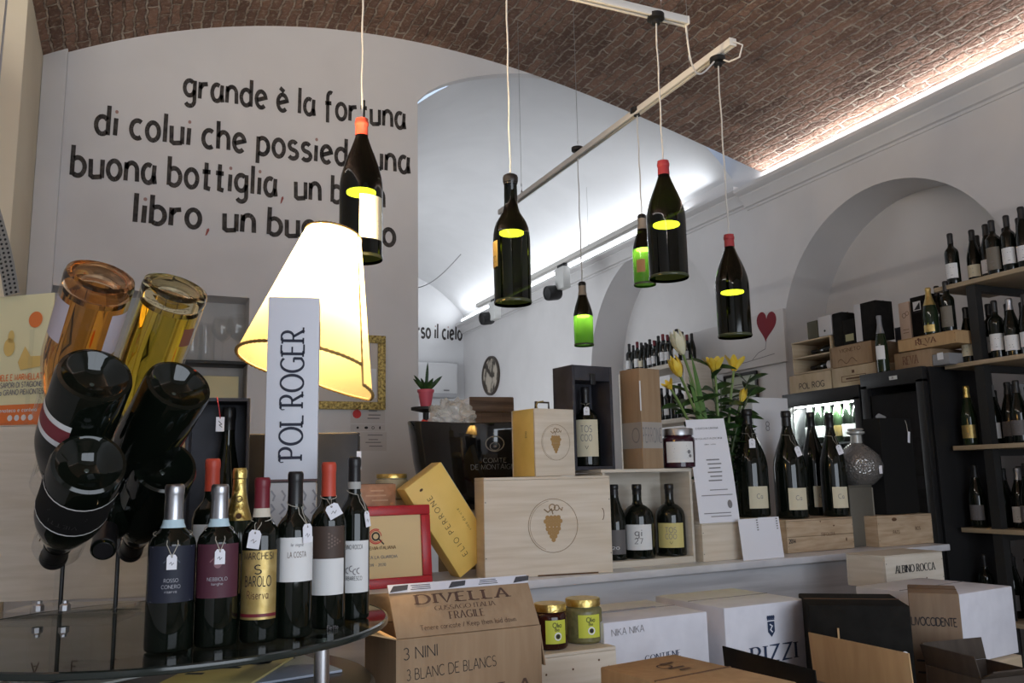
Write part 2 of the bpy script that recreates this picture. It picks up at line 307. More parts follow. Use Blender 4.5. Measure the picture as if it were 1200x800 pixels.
# ------------------------------------------------------------------ stroke lettering
def A(cx, cy, rx, ry, a0, a1, n=14):
    return [(cx + rx * math.cos(math.radians(a0 + (a1 - a0) * i / n)), cy + ry * math.sin(math.radians(a0 + (a1 - a0) * i / n))) for i in range(n + 1)]
G = {
 'A': (.72, [[(0, 0), (.33, 1), (.38, 1), (.72, 0)], [(.13, .36), (.59, .36)]]),
 'B': (.56, [[(0, 0), (0, 1)], [(0, 1), (.24, 1)] + A(.24, .77, .24, .23, 90, -90) + [(0, .54)], [(.24, .54)] + A(.26, .27, .28, .27, 90, -90) + [(0, 0)]]),
 'C': (.72, [A(.42, .5, .42, .5, 48, 312, 22)]),
 'D': (.74, [[(0, 0), (0, 1)], [(0, 1), (.26, 1)] + A(.26, .5, .48, .5, 90, -90, 20) + [(0, 0)]]),
 'E': (.54, [[(0, 0), (0, 1)], [(0, 1), (.5, 1)], [(0, .52), (.4, .52)], [(0, 0), (.54, 0)]]),
 'F': (.50, [[(0, 0), (0, 1)], [(0, 1), (.5, 1)], [(0, .5), (.4, .5)]]),
 'G': (.80, [A(.44, .5, .44, .5, 48, 300, 22) + [(.74, .12), (.74, .44)], [(.52, .44), (.78, .44)]]),
 'H': (.66, [[(0, 0), (0, 1)], [(.66, 0), (.66, 1)], [(0, .52), (.66, .52)]]),
 'I': (.06, [[(.03, 0), (.03, 1)]]),
 'J': (.3, [[(.3, 1), (.3, .2)] + A(.12, .2, .18, .2, 0, -120, 8)]),
 'K': (.62, [[(0, 0), (0, 1)], [(.56, 1), (.04, .45)], [(.2, .62), (.62, 0)]]),
 'L': (.50, [[(0, 0), (0, 1)], [(0, 0), (.5, 0)]]),
 'M': (.86, [[(0, 0), (.06, 1), (.43, .1), (.8, 1), (.86, 0)]]),
 'N': (.70, [[(0, 0), (0, 1)], [(0, 1), (.7, 0)], [(.7, 0), (.7, 1)]]),
 'O': (.88, [A(.44, .5, .44, .5, 90, 450, 28)]),
 'P': (.54, [[(0, 0), (0, 1)], [(0, 1), (.24, 1)] + A(.24, .73, .28, .27, 90, -90) + [(0, .46)]]),
 'Q': (.88, [A(.44, .5, .44, .5, 90, 450, 28), [(.5, .2), (.86, -.1)]]),
 'R': (.60, [[(0, 0), (0, 1)], [(0, 1), (.24, 1)] + A(.24, .74, .27, .26, 90, -90) + [(0, .48)], [(.24, .48), (.60, 0)]]),
 'S': (.52, [A(.26, .75, .24, .25, 40, 270, 14) + A(.26, .25, .26, .25, 90, -150, 14)[1:]]),
 'T': (.64, [[(.32, 0), (.32, 1)], [(0, 1), (.64, 1)]]),
 'U': (.66, [[(0, 1), (0, .32)] + A(.33, .32, .33, .32, 180, 360) + [(.66, 1)]]),
 'V': (.68, [[(0, 1), (.34, 0), (.68, 1)]]),
 'W': (.9, [[(0, 1), (.22, 0), (.45, .9), (.68, 0), (.9, 1)]]),
 'X': (.62, [[(0, 0), (.62, 1)], [(0, 1), (.62, 0)]]),
 'Y': (.62, [[(0, 1), (.31, .5), (.62, 1)], [(.31, .5), (.31, 0)]]),
 'Z': (.60, [[(0, 1), (.58, 1), (.02, 0), (.60, 0)]]),
 'a': (.46, [A(.21, .31, .21, .31, 60, 350, 16), [(.44, .62), (.42, .3), (.47, -.02)]]),
 'b': (.46, [[(.02, 1), (0, 0)], A(.2, .3, .25, .30, 125, -125, 16)]),
 'c': (.40, [A(.24, .31, .24, .31, 55, 305, 16)]),
 'd': (.48, [[(.46, 1), (.44, -.02)], A(.23, .3, .23, .30, 40, 320, 16)]),
 'e': (.46, [[(.04, .27), (.44, .40)] + A(.23, .31, .22, .31, 20, 315, 18)]),
 'è': (.46, [[(.04, .27), (.44, .40)] + A(.23, .31, .22, .31, 20, 315, 18), [(.10, .88), (.30, .74)]]),
 'f': (.36, [A(.26, .80, .14, .20, 60, 180, 8) + [(.12, -.2)], [(0, .56), (.30, .58)]]),
 'g': (.46, [A(.22, .34, .22, .28, 50, 350, 16), [(.44, .64), (.44, -.12)] + A(.24, -.12, .20, .20, 0, -150, 10)]),
 'h': (.44, [[(0, 1), (0, 0)], [(0, .42)] + A(.22, .38, .20, .24, 150, 0, 10) + [(.43, 0)]]),
 'i': (.08, [[(.05, .60), (.03, 0)]]),
 'l': (.08, [[(.05, 1), (.03, 0)]]),
 'm': (.66, [[(0, .62), (0, 0)], [(0, .44)] + A(.16, .42, .15, .2, 150, 0, 8) + [(.32, 0)], [(.32, .44)] + A(.48, .42, .15, .2, 150, 0, 8) + [(.64, 0)]]),
 'n': (.44, [[(.02, .62), (0, 0)], [(.01, .40)] + A(.22, .38, .20, .24, 150, 0, 10) + [(.43, 0)]]),
 'o': (.46, [A(.23, .31, .23, .31, 90, 450, 22)]),
 'p': (.46, [[(.02, .64), (0, -.34)], A(.2, .3, .25, .30, 130, -130, 16)]),
 'r': (.34, [[(.02, .62), (0, 0)], [(.01, .38), (.14, .55), (.34, .58)]]),
 's': (.38, [A(.19, .47, .16, .15, 30, 250, 10) + A(.19, .15, .19, .16, 80, -150, 10)]),
 't': (.34, [[(.16, .92), (.14, .04), (.32, 0)], [(0, .60), (.32, .60)]]),
 'u': (.44, [[(0, .60), (.01, .06), (.1, 0), (.42, .04)], [(.43, .62), (.43, 0)]]),
 'v': (.42, [[(0, .62), (.2, 0), (.42, .62)]]),
 'q': (.46, [A(.22, .34, .22, .28, 50, 350, 16), [(.44, .64), (.44, -.34)]]),
 'k': (.42, [[(0, 1), (0, 0)], [(.38, .62), (.03, .28)], [(.14, .38), (.42, 0)]]),
 'w': (.6, [[(0, .62), (.15, 0), (.3, .55), (.45, 0), (.6, .62)]]),
 'y': (.42, [[(0, .62), (.2, .05)], [(.42, .62), (.1, -.34)]]),
 'z': (.4, [[(0, .60), (.38, .60), (.02, 0), (.4, 0)]]),
 ',': (.12, []), '.': (.08, [[(.02, 0), (.07, .05)]]), "'": (.08, [[(.05, 1), (.03, .8)]]), '/': (.4, [[(0, 0), (.4, 1)]]), '-': (.4, [[(.05, .4), (.35, .4)]]),
 '0': (.56, [A(.28, .5, .28, .5, 90, 450, 22)]), '1': (.24, [[(0, .8), (.2, 1), (.2, 0)]]),
 '2': (.52, [A(.26, .74, .25, .26, 160, -30, 12) + [(.02, 0), (.52, 0)]]),
 '3': (.50, [A(.23, .75, .22, .25, 150, -80, 12) + A(.23, .26, .25, .26, 80, -150, 12)]),
 '4': (.52, [[(.4, 0), (.4, 1), (0, .3), (.52, .3)]]), '8': (.5, [A(.25, .75, .21, .25, 90, 450, 18), A(.25, .25, .25, .25, 90, 450, 18)]),
 '5': (.5, [[(.46, 1), (.06, 1), (.03, .56)] + A(.23, .31, .25, .31, 110, -140, 12)]), '9': (.5, [A(.25, .7, .24, .3, 0, 360, 18), [(.49, .7), (.3, 0)]]), '7': (.5, [[(0, 1), (.5, 1), (.2, 0)]]),
}
def ribbon(pts, wf):
    P = [Vector(p) for p in pts]; out = []; L = []; n = len(P)
    closed = (P[0] - P[-1]).length < 1e-4
    for i in range(n):
        a = P[i - 1] if i else (P[-2] if closed else P[0]); b = P[i + 1] if i < n - 1 else (P[1] if closed else P[-1])
        d1 = P[i] - a; d2 = b - P[i]
        if d1.length < 1e-6: d1 = d2
        if d2.length < 1e-6: d2 = d1
        d1 = d1.normalized(); d2 = d2.normalized(); t = d1 + d2
        t = d1 if t.length < 1e-3 else t.normalized()
        nn = Vector((-t.y, t.x)); k = max(.55, abs(t.dot(d1)))
        w = wf(t) / k; L.append((P[i] + nn * w / 2, P[i] - nn * w / 2))
    for a, b in zip(L, L[1:]): out.append([tuple(a[0]), tuple(a[1]), tuple(b[1]), tuple(b[0])])
    return out
def text2d(s, h=1, style='hand', w=.13, gap=.18, space=.42, thin=.045):
    """polygons of a line of text, baseline at y=0, capital height h; returns polys, dots, width"""
    polys, dots, x = [], [], 0
    for ch in s:
        if ch == ' ': x += space; continue
        adv, st = G.get(ch, G['o'])
        for p in st:
            q = [(x + a, b) for a, b in p]
            if style == 'serif':
                polys += ribbon(q, lambda t: thin + (w - thin) * abs(t.y) ** 1.3)
                closed = abs(q[0][0] - q[-1][0]) + abs(q[0][1] - q[-1][1]) < .01
                if not closed:
                    for e, o in ((q[0], q[1]), (q[-1], q[-2])):
                        if abs(o[1] - e[1]) > abs(o[0] - e[0]) * .9 and (e[1] < .02 or e[1] > .98):
                            y = e[1] + (thin / 2 if e[1] < .5 else -thin / 2); k = w * .5 + .09
                            polys.append([(e[0] - k, y - thin / 2), (e[0] + k, y - thin / 2), (e[0] + k, y + thin / 2), (e[0] - k, y + thin / 2)])
            else: polys += ribbon(q, lambda t: w)
        if ch == 'i': dots.append([(x + .06 + .065 * math.cos(k * PI / 5), .82 + .065 * math.sin(k * PI / 5)) for k in range(10)])
        if ch == ',': dots.append([(x, -.26), (x + .05, -.24), (x + .14, -.06), (x + .12, .02), (x + .05, -.02)])
        x += adv + gap
    W_ = x - gap; f = lambda ps: [[(a * h, b * h) for a, b in p] for p in ps]
    return f(polys), f(dots), W_ * h
def fit(s, width, h, **k):
    p, d, w = text2d(s, 1, **k); sx = width / w
    g = lambda ps: [[(a * sx, b * h) for a, b in q] for q in ps]
    return g(p), g(d)
def shift(ps, dx, dy, rot=0):
    c, s_ = math.cos(rot), math.sin(rot)
    return [[(x * c - y * s_ + dx, x * s_ + y * c + dy) for x, y in p] for p in ps]
def disc(cx, cy, rx, ry=None, n=24):
    ry = ry or rx; return [[(cx + rx * math.cos(2 * PI * k / n), cy + ry * math.sin(2 * PI * k / n)) for k in range(n)]]
def ring(cx, cy, r, w, n=40, a0=0, a1=360): return ribbon(A(cx, cy, r, r, a0, a1, n), lambda t: w)
def rect(x0, y0, x1, y1): return [[(x0, y0), (x1, y0), (x1, y1), (x0, y1)]]
def lines(x0, x1, ys, t, jit=.15):
    out = []
    for y in ys:
        a = x0 + random.random() * jit * (x1 - x0); b = x1 - random.random() * jit * (x1 - x0); out += rect(a, y - t / 2, b, y + t / 2)
    return out
FRONT = lambda x, z: Vector((x, -.0012, z))
def lettering(parent, polys, m, fn=FRONT, name='lettering', label=None):
    o = MB().polys(polys, fn).build(name, m, parent)
    if label: o['label'] = label
    return o
def cyl(R, z0=0, ang=0): return lambda x, y: Vector((R * math.sin(x / R + ang), -R * math.cos(x / R + ang), z0 + y))

# ------------------------------------------------------------------ bottles
PROF = {
 'lampburg': [(0, .035), (.55, .022), (.86, 0), (.97, .008), (1, .03), (1, .50), (.99, .535), (.94, .585), (.82, .655), (.66, .725), (.49, .79), (.36, .845), (.29, .88), (.275, .955), (.30, .96), (.31, .97), (.31, .985), (.275, 1), (0, 1)],
 'lampstraight': [(0, .035), (.55, .022), (.86, 0), (.97, .008), (1, .03), (1, .49), (.985, .535), (.93, .58), (.82, .625), (.66, .665), (.50, .70), (.42, .735), (.37, .77), (.35, .93), (.39, .94), (.40, .955), (.40, .985), (.36, 1), (0, 1)],  # radius / height, both 0..1
 'bordeaux': [(0, .035), (.55, .022), (.86, 0), (.97, .008), (1, .03), (1, .60), (.985, .635), (.90, .675), (.70, .71), (.50, .735), (.41, .765), (.385, .80), (.375, .935), (.385, .94), (.40, .955), (.40, .985), (.36, 1), (0, 1)],
 'burgundy': [(0, .035), (.55, .022), (.86, 0), (.97, .008), (1, .03), (1, .44), (.985, .48), (.93, .53), (.82, .60), (.68, .67), (.54, .735), (.44, .79), (.385, .84), (.36, .935), (.39, .94), (.40, .955), (.40, .985), (.36, 1), (0, 1)],
 'champagne': [(0, .04), (.55, .025), (.86, 0), (.97, .008), (1, .03), (1, .46), (.98, .50), (.90, .56), (.76, .64), (.60, .71), (.46, .78), (.37, .85), (.33, .93), (.37, .935), (.38, .96), (.38, .985), (.33, 1), (0, 1)],
 'squat': [(0, .03), (.55, .02), (.88, 0), (.98, .01), (1, .04), (1, .52), (.985, .565), (.93, .615), (.80, .66), (.58, .70), (.36, .725), (.295, .76), (.28, .92), (.30, .93), (.31, .95), (.31, .985), (.28, 1), (0, 1)],
 'big': [(0, .035), (.55, .022), (.86, 0), (.97, .008), (1, .03), (1, .46), (.98, .50), (.92, .55), (.80, .61), (.64, .68), (.47, .745), (.36, .80), (.29, .85), (.27, .94), (.30, .945), (.31, .96), (.31, .985), (.27, 1), (0, 1)],
}
def prof_r(pr, z):
    for (r0, z0), (r1, z1) in zip(pr[2:], pr[3:]):
        if z0 <= z <= z1 and z1 > z0: return r0 + (r1 - r0) * (z - z0) / (z1 - z0)
    return pr[-2][0]
def label_mesh(R, z0, z1, half, m, ink=(), ang=0, n=14, off=.0006, extra=()):
    b = MB(); rr = R + off
    b.grid([[Vector((rr * math.sin(ang + a), -rr * math.cos(ang + a), z)) for a in [-half + 2 * half * k / n for k in range(n + 1)]] for z in (z0, z1)], m)
    for e0, e1, em in extra:
        b.grid([[Vector(((rr + .0003) * math.sin(ang + a), -(rr + .0003) * math.cos(ang + a), z)) for a in [-half + 2 * half * k / n for k in range(n + 1)]] for z in (e0, e1)], em)
    for ps, im in ink: b.polys(ps, cyl(rr + .0006, 0, ang), im)
    return b
def bottle(name, label, loc, rz, H, R, shape='bordeaux', glass=None, cap=None, capz=.80, strip=None, labels=(), cat='wine bottle', group=None, n=32):
    """labels: (z0, z1, half angle, material, ink list, centre angle, extra bands)"""
    t = thing(name, label, cat, loc, rz, group); pr = PROF[shape]
    MB().lathe([(r * R, z * H) for r, z in pr], n).build('glass_body', glass or GLASS_B, t)
    if cap:
        b = MB(); zs = [capz] + [z for r, z in pr if z > capz + .01 and r > 0]
        prof = [(prof_r(pr, z) * R + .0008, z * H) for z in zs] + [(.34 * R, H + .0012), (0, H + .0014)]
        prof = [(prof[0][0] - .0006, prof[0][1])] + prof
        b.lathe(prof, n).build('capsule', cap, t)
    if strip:
        z0, z1, sm = strip; b = MB()
        b.lathe([(prof_r(pr, z) * R + .0014, z * H) for z in (z0, (z0 + z1) / 2, z1)], n).build('neck_seal', sm, t)
    for lb in labels:
        z0, z1, half, lm, ink, ang = lb[:6]; ex = lb[6] if len(lb) > 6 else ()
        label_mesh(R, z0 * H, z1 * H, half, lm, ink, ang, extra=[(a * H, c * H, mm) for a, c, mm in ex]).build('paper_label', None, t, solid='keep')
    t['R'] = R; t['H'] = H; t['shape'] = shape
    return t
TAGN = [0]
def price_tag(bt, where, zc, ang=0, w=.022, h=.032, tilt=0, drop=None, zn=.83, group='price tags on strings'):
    """white card on a loop of string round the neck of bottle bt"""
    R, H, pr = bt['R'], bt['H'], PROF[bt['shape']]
    t = thing('price_tag', 'small white price tag on string hung from ' + where, 'price tag', bt.location, bt.rotation_euler[2], group)
    z = zc * H; rr = max(prof_r(pr, zc), prof_r(pr, max(zc - h / H, .05))) * R + .004
    o = Vector((rr * math.sin(ang), -rr * math.cos(ang), z)); ex = Vector((math.cos(ang), math.sin(ang), 0)); ey = Vector((0, 0, 1)); nn = Vector((math.sin(ang), -math.cos(ang), 0))
    c, s_ = math.cos(tilt), math.sin(tilt); ex, ey = ex * c + ey * s_, ey * c - ex * s_
    out = [(-w / 2, -h), (w / 2, -h), (w / 2, -h * .18), (w * .3, 0), (-w * .3, 0), (-w / 2, -h * .18)]
    b = MB(); F_ = [o + ex * x + ey * y + nn * .0006 for x, y in out]; B_ = [o + ex * x + ey * y - nn * .0006 for x, y in out]
    b.poly(F_, PAPER_W); b.poly(B_[::-1], PAPER_W)
    for k in range(6): b.poly([F_[k - 1], B_[k - 1], B_[k], F_[k]], PAPER_W)
    ink = ribbon([(-w * .25, -h * .62), (-w * .05, -h * .5), (0, -h * .7), (w * .2, -h * .55)], lambda t_: .0012) + disc(0, -h * .16, w * .08, n=10)
    b.polys(ink, lambda x, y: o + ex * x + ey * y + nn * .0012, INKG); b.build('tag_card', None, t, solid='keep')
    rn = prof_r(pr, zn) * R + .0022; hole = o + ey * (-h * .14) + nn * .002
    loop = [Vector((rn * math.sin(a), -rn * math.cos(a), zn * H - .006 * math.cos(a - ang))) for a in [ang + .25 + (2 * PI - .5) * k / 20 for k in range(21)]]
    b = MB(); mid = (zn + zc) / 2; rm = prof_r(pr, mid) * R + .003
    l1 = [hole, Vector((rm * math.sin(ang - .22), -rm * math.cos(ang - .22), mid * H))]; l2 = [hole, Vector((rm * math.sin(ang + .22), -rm * math.cos(ang + .22), mid * H))]
    b.tube(l1[:1] + l1[1:] + loop[::-1] + l2[1:] + l2[:1], .0008, 5).build('string', STRING, t)
    return t
def face_cam(p): return -math.atan2(p[0], p[1])

# ------------------------------------------------------------------ boxes
def carton(name, label, f, d, m, cat='box', group=None, bev=.004, tape=None, dz=0, top=None):
    c, w, h, a = f; t = thing(name, label, cat, c, a, group)
    b = MB(); b.box((0, d / 2, h / 2), (w, d, h), m, bev)
    b.box((0, d / 2, h + .0006), (w * .985, .0035, .0022), INKB if m not in (WHITECARD,) else INKG)
    b.build('box_body', None, t)
    if tape: MB().box((0, d / 2, h + .0012), (w * .99, .05, .0016), tape).build('tape', None, t)
    t['w'] = w; t['h'] = h; t['d'] = d
    return t
def crate(name, label, f, d, m=PINE, cat='wooden box', group=None, planks=1, rim=.012):
    c, w, h, a = f; t = thing(name, label, cat, c, a, group); e = .009
    ph = (h - rim) / planks; b = MB()
    for k in range(planks): b.box((0, e / 2, ph * (k + .5)), (w, e, ph - .0015 * (planks > 1)), m, .0015, seg=1)
    b.build('front_panel', None, t)
    b = MB(); b.box((0, d - e / 2, (h - rim) / 2), (w, e, h - rim), m, .0015, seg=1).build('back_panel', None, t)
    for sx in (-1, 1): MB().box((sx * (w / 2 - e / 2), d / 2, (h - rim) / 2), (e, d - 2 * e - .001, h - rim), m, .0015, seg=1).build('side_panel', None, t)
    MB().box((0, d / 2, e / 2), (w - 2 * e - .001, d - 2 * e - .001, e), m).build('bottom_panel', None, t)
    MB().box((0, d / 2, h - rim / 2), (w, d, rim - .001), m, .0015, seg=1).build('lid', None, t)
    b = MB()
    for x in (-w / 2 + .006, w / 2 - .006):
        for z in (h * .2, h * .75): b.lathe([(.0022, 0), (0, .0006)], 8, None, o=(x, -.0004, z), M=Matrix.Rotation(PI / 2, 3, 'X'))
    b.build('nail', IRON, t); t['w'] = w; t['h'] = h; t['d'] = d
    return t
def grape_mark(t, cx, cz, r, col=None):
    col = col or mat('branded_brown', (.26, .17, .09), .8)
    ps = ring(cx, cz, r, r * .02) + ring(cx, cz, r * .93, r * .012, a0=100, a1=250)
    g = []
    rows = [(4, .30), (5, .16), (4, .02), (4, -.12), (3, -.26), (2, -.40), (1, -.53)]
    for n_, y in rows:
        for k in range(n_): g += disc(cx + (k - (n_ - 1) / 2) * r * .15, cz + y * r, r * .088, n=10)
    st = ribbon([(cx - .36 * r, cz + .62 * r), (cx - .2 * r, cz + .5 * r), (cx - .05 * r, cz + .62 * r), (cx, cz + .42 * r)], lambda q: r * .045)
    st += ring(cx - .02 * r, cz + .68 * r, r * .12, r * .035, 16) + ring(cx + .16 * r, cz + .66 * r, r * .10, r * .035, 16) + ribbon([(cx + .26 * r, cz + .66 * r), (cx + .36 * r, cz + .56 * r), (cx + .4 * r, cz + .68 * r)], lambda q: r * .04)
    lettering(t, ps + st, col, name='emblem_ring'); lettering(t, g, mat('burnt_ochre', (.40, .24, .09), .7), name='grape_emblem')
def txt(t, s, cx, z, h, width=None, m=INK, fn=FRONT, rot=0, name='lettering', **k):
    p, d, w = text2d(s, h, **k)
    if width: sx = width / w; p, d = [[(x * sx, y) for x, y in q] for q in p], [[(x * sx, y) for x, y in q] for q in d]; w = width
    return lettering(t, shift(shift(p + d, -w / 2, 0), cx, z, rot), m, fn, name)
SER = dict(style='serif', w=.17, thin=.05, gap=.26)

# ================================================================== THE ROOM
import numpy as np
def circ(pts):
    a = np.array([[2 * x, 2 * z, 1] for x, z in pts]); b = np.array([x * x + z * z for x, z in pts])
    s = np.linalg.lstsq(a, b, rcond=None)[0]; return s[0], s[1], math.sqrt(s[2] + s[0] ** 2 + s[1] ** 2)
VC = (0.01038126, -0.14343996, 0.3960941, 4.23654988)          # hand-built brick vault: a slightly lopsided arch
vz = lambda x: ((VC[0] * x + VC[1]) * x + VC[2]) * x + VC[3]
rows, uvs, arc = [], [], 0
NV = 80; px_ = None
for i in range(NV + 1):
    x = XR + .02 - (XR - XL + .04) * i / NV; z = vz(x)
    if px_: arc += math.hypot(x - px_[0], z - px_[1])
    px_ = (x, z); ys = [YB + (YT - YB) * j / 40 for j in range(41)]
    rows.append([Vector((x, y, z)) for y in ys]); uvs.append([(y + 5, arc) for y in ys])
b = MB(); b.grid(rows, BRICK, uvs); b.grid([[p + Vector((0, 0, .25)) for p in r] for r in rows], PLASTER)
struct('ceiling', b)
struct('floor', MB().box((2.0, 5, -.05), (7, 16, .1), FLOOR_M))
# lettered wall, with a niche and the arched opening to the rear room
XO = atax(490, 300, 1, YT).x
nl, nr = atax(52, 400, 1, YT).x, atax(291, 400, 1, YT).x; nt, nb = atax(170, 341, 1, YT).z, atax(170, 476, 1, YT).z
oa = [atax(x, y, 1, YT) for x, y in ((496, 138), (540, 112), (595, 92), (660, 89))]
ocx = (XO + XR) / 2 + .05; orx = ocx - XO + .04; osz = oa[0].z; orz = (oa[3].z - osz) / math.sqrt(max(.05, 1 - ((oa[3].x - ocx) / orx) ** 2))
TOP = 4.85; TH = .4
b = MB()
def yb(x0, x1, z0, z1, y0=YT, y1=YT + TH, m=PLASTER): b.box(((x0 + x1) / 2, (y0 + y1) / 2, (z0 + z1) / 2), (x1 - x0, y1 - y0, z1 - z0), m)
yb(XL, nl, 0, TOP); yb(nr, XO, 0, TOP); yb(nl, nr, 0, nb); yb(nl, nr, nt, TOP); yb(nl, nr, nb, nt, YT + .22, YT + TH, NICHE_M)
N_ = 40; pts = [(XO, TOP)]
for i in range(N_ + 1):
    x = XO + (XR - XO) * i / N_; k = 1 - ((x - ocx) / orx) ** 2; pts.append((x, osz + orz * math.sqrt(max(k, 0))))
pts.append((XR, TOP))
for (x0, z0), (x1, z1) in zip(pts[1:-1], pts[2:-1]): b.prism([(x0, z0), (x1, z1), (x1, TOP), (x0, TOP)], YT, YT + .07, PLASTER)
wall_text = struct('wall_front_arch', b, solid='keep'); wall_text['label'] = 'white plaster wall with hand-painted black lettering'
# rear room: white vault, far wall, hidden left wall
zb0 = 4.03; cb = circ([(XO - .1, zb0), (3.3, 4.78), (XR + .02, zb0)])
b = MB(); rows = []
for i in range(41):
    x = XO - .1 + (XR + .02 - XO + .1) * i / 40; rows.append([Vector((x, YT + TH - .02 + (YF - YT) * j / 12, cb[1] + math.sqrt(cb[2] ** 2 - (x - cb[0]) ** 2))) for j in range(13)])
b.grid(rows, PLASTER_BACK); struct('ceiling_rear', b)
b = MB(); b.box(((XO + XR) / 2, YF + .1, 2.5), (XR - XO + .8, .2, 5), PLASTER_BACK); wall_far = struct('wall_back', b)
b = MB(); b.box((XO - .1, (YT + YF) / 2 + .2, 2.0), (.2, YF - YT - .4, 4.1), PLASTER_BACK); struct('wall_rear_left', b)
b = MB()
for z in (1.35, 3.05): b.box((XO + .02, 9.2, z), (.05, 2.4, .07), COUNTER_M)
for y in (8.03, 9.2, 10.37): b.box((XO + .02, y, 2.2), (.05, .07, 1.7), COUNTER_M)
struct('fill_light_frame', b)  # made-up window frame dressing the added rear fill light
# right wall with two arched niches
NI = [(4.27, 1.02, 2.46), (7.27, 1.17, 2.62)]; ND = .42
b = MB(); ZT = 5.0
def wy(y0, y1, za0, za1): b.grid([[Vector((XR, y0, za0)), Vector((XR, y0, ZT))], [Vector((XR, y1, za1)), Vector((XR, y1, ZT))]], PLASTER)
ycur = YB
for cy, r, sz in NI:
    wy(ycur, cy - r, 0, 0); K = 36
    P = [(cy - r * math.cos(PI * k / K), sz + r * math.sin(PI * k / K)) for k in range(K + 1)]
    for (y0, z0), (y1, z1) in zip(P, P[1:]): wy(y0, y1, z0, z1)
    path = [(cy - r, 0)] + P + [(cy + r, 0)]
    b.grid([[Vector((XR, y, z)), Vector((XR + ND, y, z))] for y, z in path], PLASTER)
    b.grid([[Vector((XR + ND, cy - r - .1, z)) for z in (0, sz + r + .1)], [Vector((XR + ND, cy + r + .1, z)) for z in (0, sz + r + .1)]], PLASTER)
    ycur = cy + r
wy(ycur, YF + .1, 0, 0)
struct('wall_right', b, sharp=30)
# cornice
def cornice(name, x, sgn, y0, y1, z):
    pr = [(0, z - .17), (.012, z - .17), (.012, z - .15), (.035, z - .145), (.05, z - .11), (.085, z - .07), (.085, z - .055), (.12, z - .045), (.14, z - .03), (.14, z), (0, z)]
    b = MB(); b.prism([(x - sgn * a, q) for a, q in pr], y0, y1, PLASTER); struct(name, b)
cornice('trim_1', XR, 1, YB, YT + TH / 2, 3.87); cornice('trim_2', XR, 1, YT + TH / 2, YF, 3.90); cornice('trim_3', XL, -1, YB, YT, 3.56)
b = MB(); b.box((XR - .10, (YT + YF) / 2 + .4, 3.925), (.02, YF - YT - 1.2, .04), mat('led_strip', (.9, .95, 1), .5, emit=(.9, .95, 1), estr=6)); b.build('led_strip', None); o = bpy.data.objects['led_strip']; tag(o, 'glowing white light strip lying on the rear room cornice', 'light strip')
# left wall, pillar, shop front
struct('wall_left', MB().box((XL - .1, 1.4, 2.2), (.2, 8.2, 4.4), PLASTER))
xp = atax(26, 100, 1, 4.6).x
struct('pillar_left', MB().box(((XL + xp) / 2, (4.6 + YT) / 2, 2.2), (xp - XL, YT - 4.6, 4.4), PILLAR_M, .01))
xq = atax(70, 200, 1, YT - .05).x
struct('trim_4', MB().box(((xp + xq) / 2, YT - .025, 2.2), (xq - xp, .05, 4.4), PLASTER, .006))
b = MB(); wx0, wx1, wz0, wz1 = -.4, 3.2, .55, 2.95
for x0, x1, z0, z1 in ((XL - .2, wx0, 0, 4.4), (wx1, XR + .6, 0, 4.4), (wx0, wx1, 0, wz0), (wx0, wx1, wz1, 5)): b.box(((x0 + x1) / 2, YB - .1, (z0 + z1) / 2), (x1 - x0, .2, z1 - z0), PLASTER)
struct('wall_back_street', b)
b = MB()
for x in (wx0 + .03, (wx0 + wx1) / 2, wx1 - .03): b.box((x, YB - .05, (wz0 + wz1) / 2), (.06, .06, wz1 - wz0), IRON)
for z in (wz0 + .03, wz1 - .03): b.box(((wx0 + wx1) / 2, YB - .05, z), (wx1 - wx0, .06, .06), IRON)
struct('window_2', b)
# hand lettering on the wall
def wall_line(s, pa, pb, hpx, y, wall, name='lettering', w=.165, lett=None, jit=.02):
    a, c = atax(*pa, 1, y), atax(*pb, 1, y); L_ = math.hypot(c.x - a.x, c.z - a.z); rot = math.atan2(c.z - a.z, c.x - a.x)
    mid = ((pa[0] + pb[0]) / 2, (pa[1] + pb[1]) / 2); h = abs(atax(mid[0], mid[1] - hpx, 1, y).z - atax(*mid, 1, y).z)
    p, d = fit(s, L_, h, w=w, gap=.20, space=.34)
    p = [[(x + random.uniform(-jit, jit) * .1 * h, z + random.uniform(-jit, jit) * .1 * h) for x, z in q] for q in p]
    fn = lambda x, z: Vector((a.x + x, y - .003, a.z + z))
    lettering(wall, shift(p, 0, 0, rot), PAINT, fn, name)
    ci, cm = [q for q in d if len(q) == 10], [q for q in d if len(q) != 10]
    if ci: lettering(wall, shift(ci, 0, 0, rot), DOTM, fn, 'lettering_dot')
    if cm: lettering(wall, shift(cm, 0, 0, rot), COMMA, fn, 'lettering_comma')
wall_line('grande è la fortuna', (216, 113), (474, 151), 30, YT, wall_text)
wall_line('di colui che possiede una', (112, 156), (479, 203), 32, YT, wall_text)
wall_line('buona bottiglia, un buon', (84, 205), (450, 243), 33, YT, wall_text)
wall_line('libro, un buon vino', (157, 260), (462, 288), 32, YT, wall_text)
wall_line('verso il cielo', (475, 394), (541, 398), 17, YF, wall_far, w=.18)

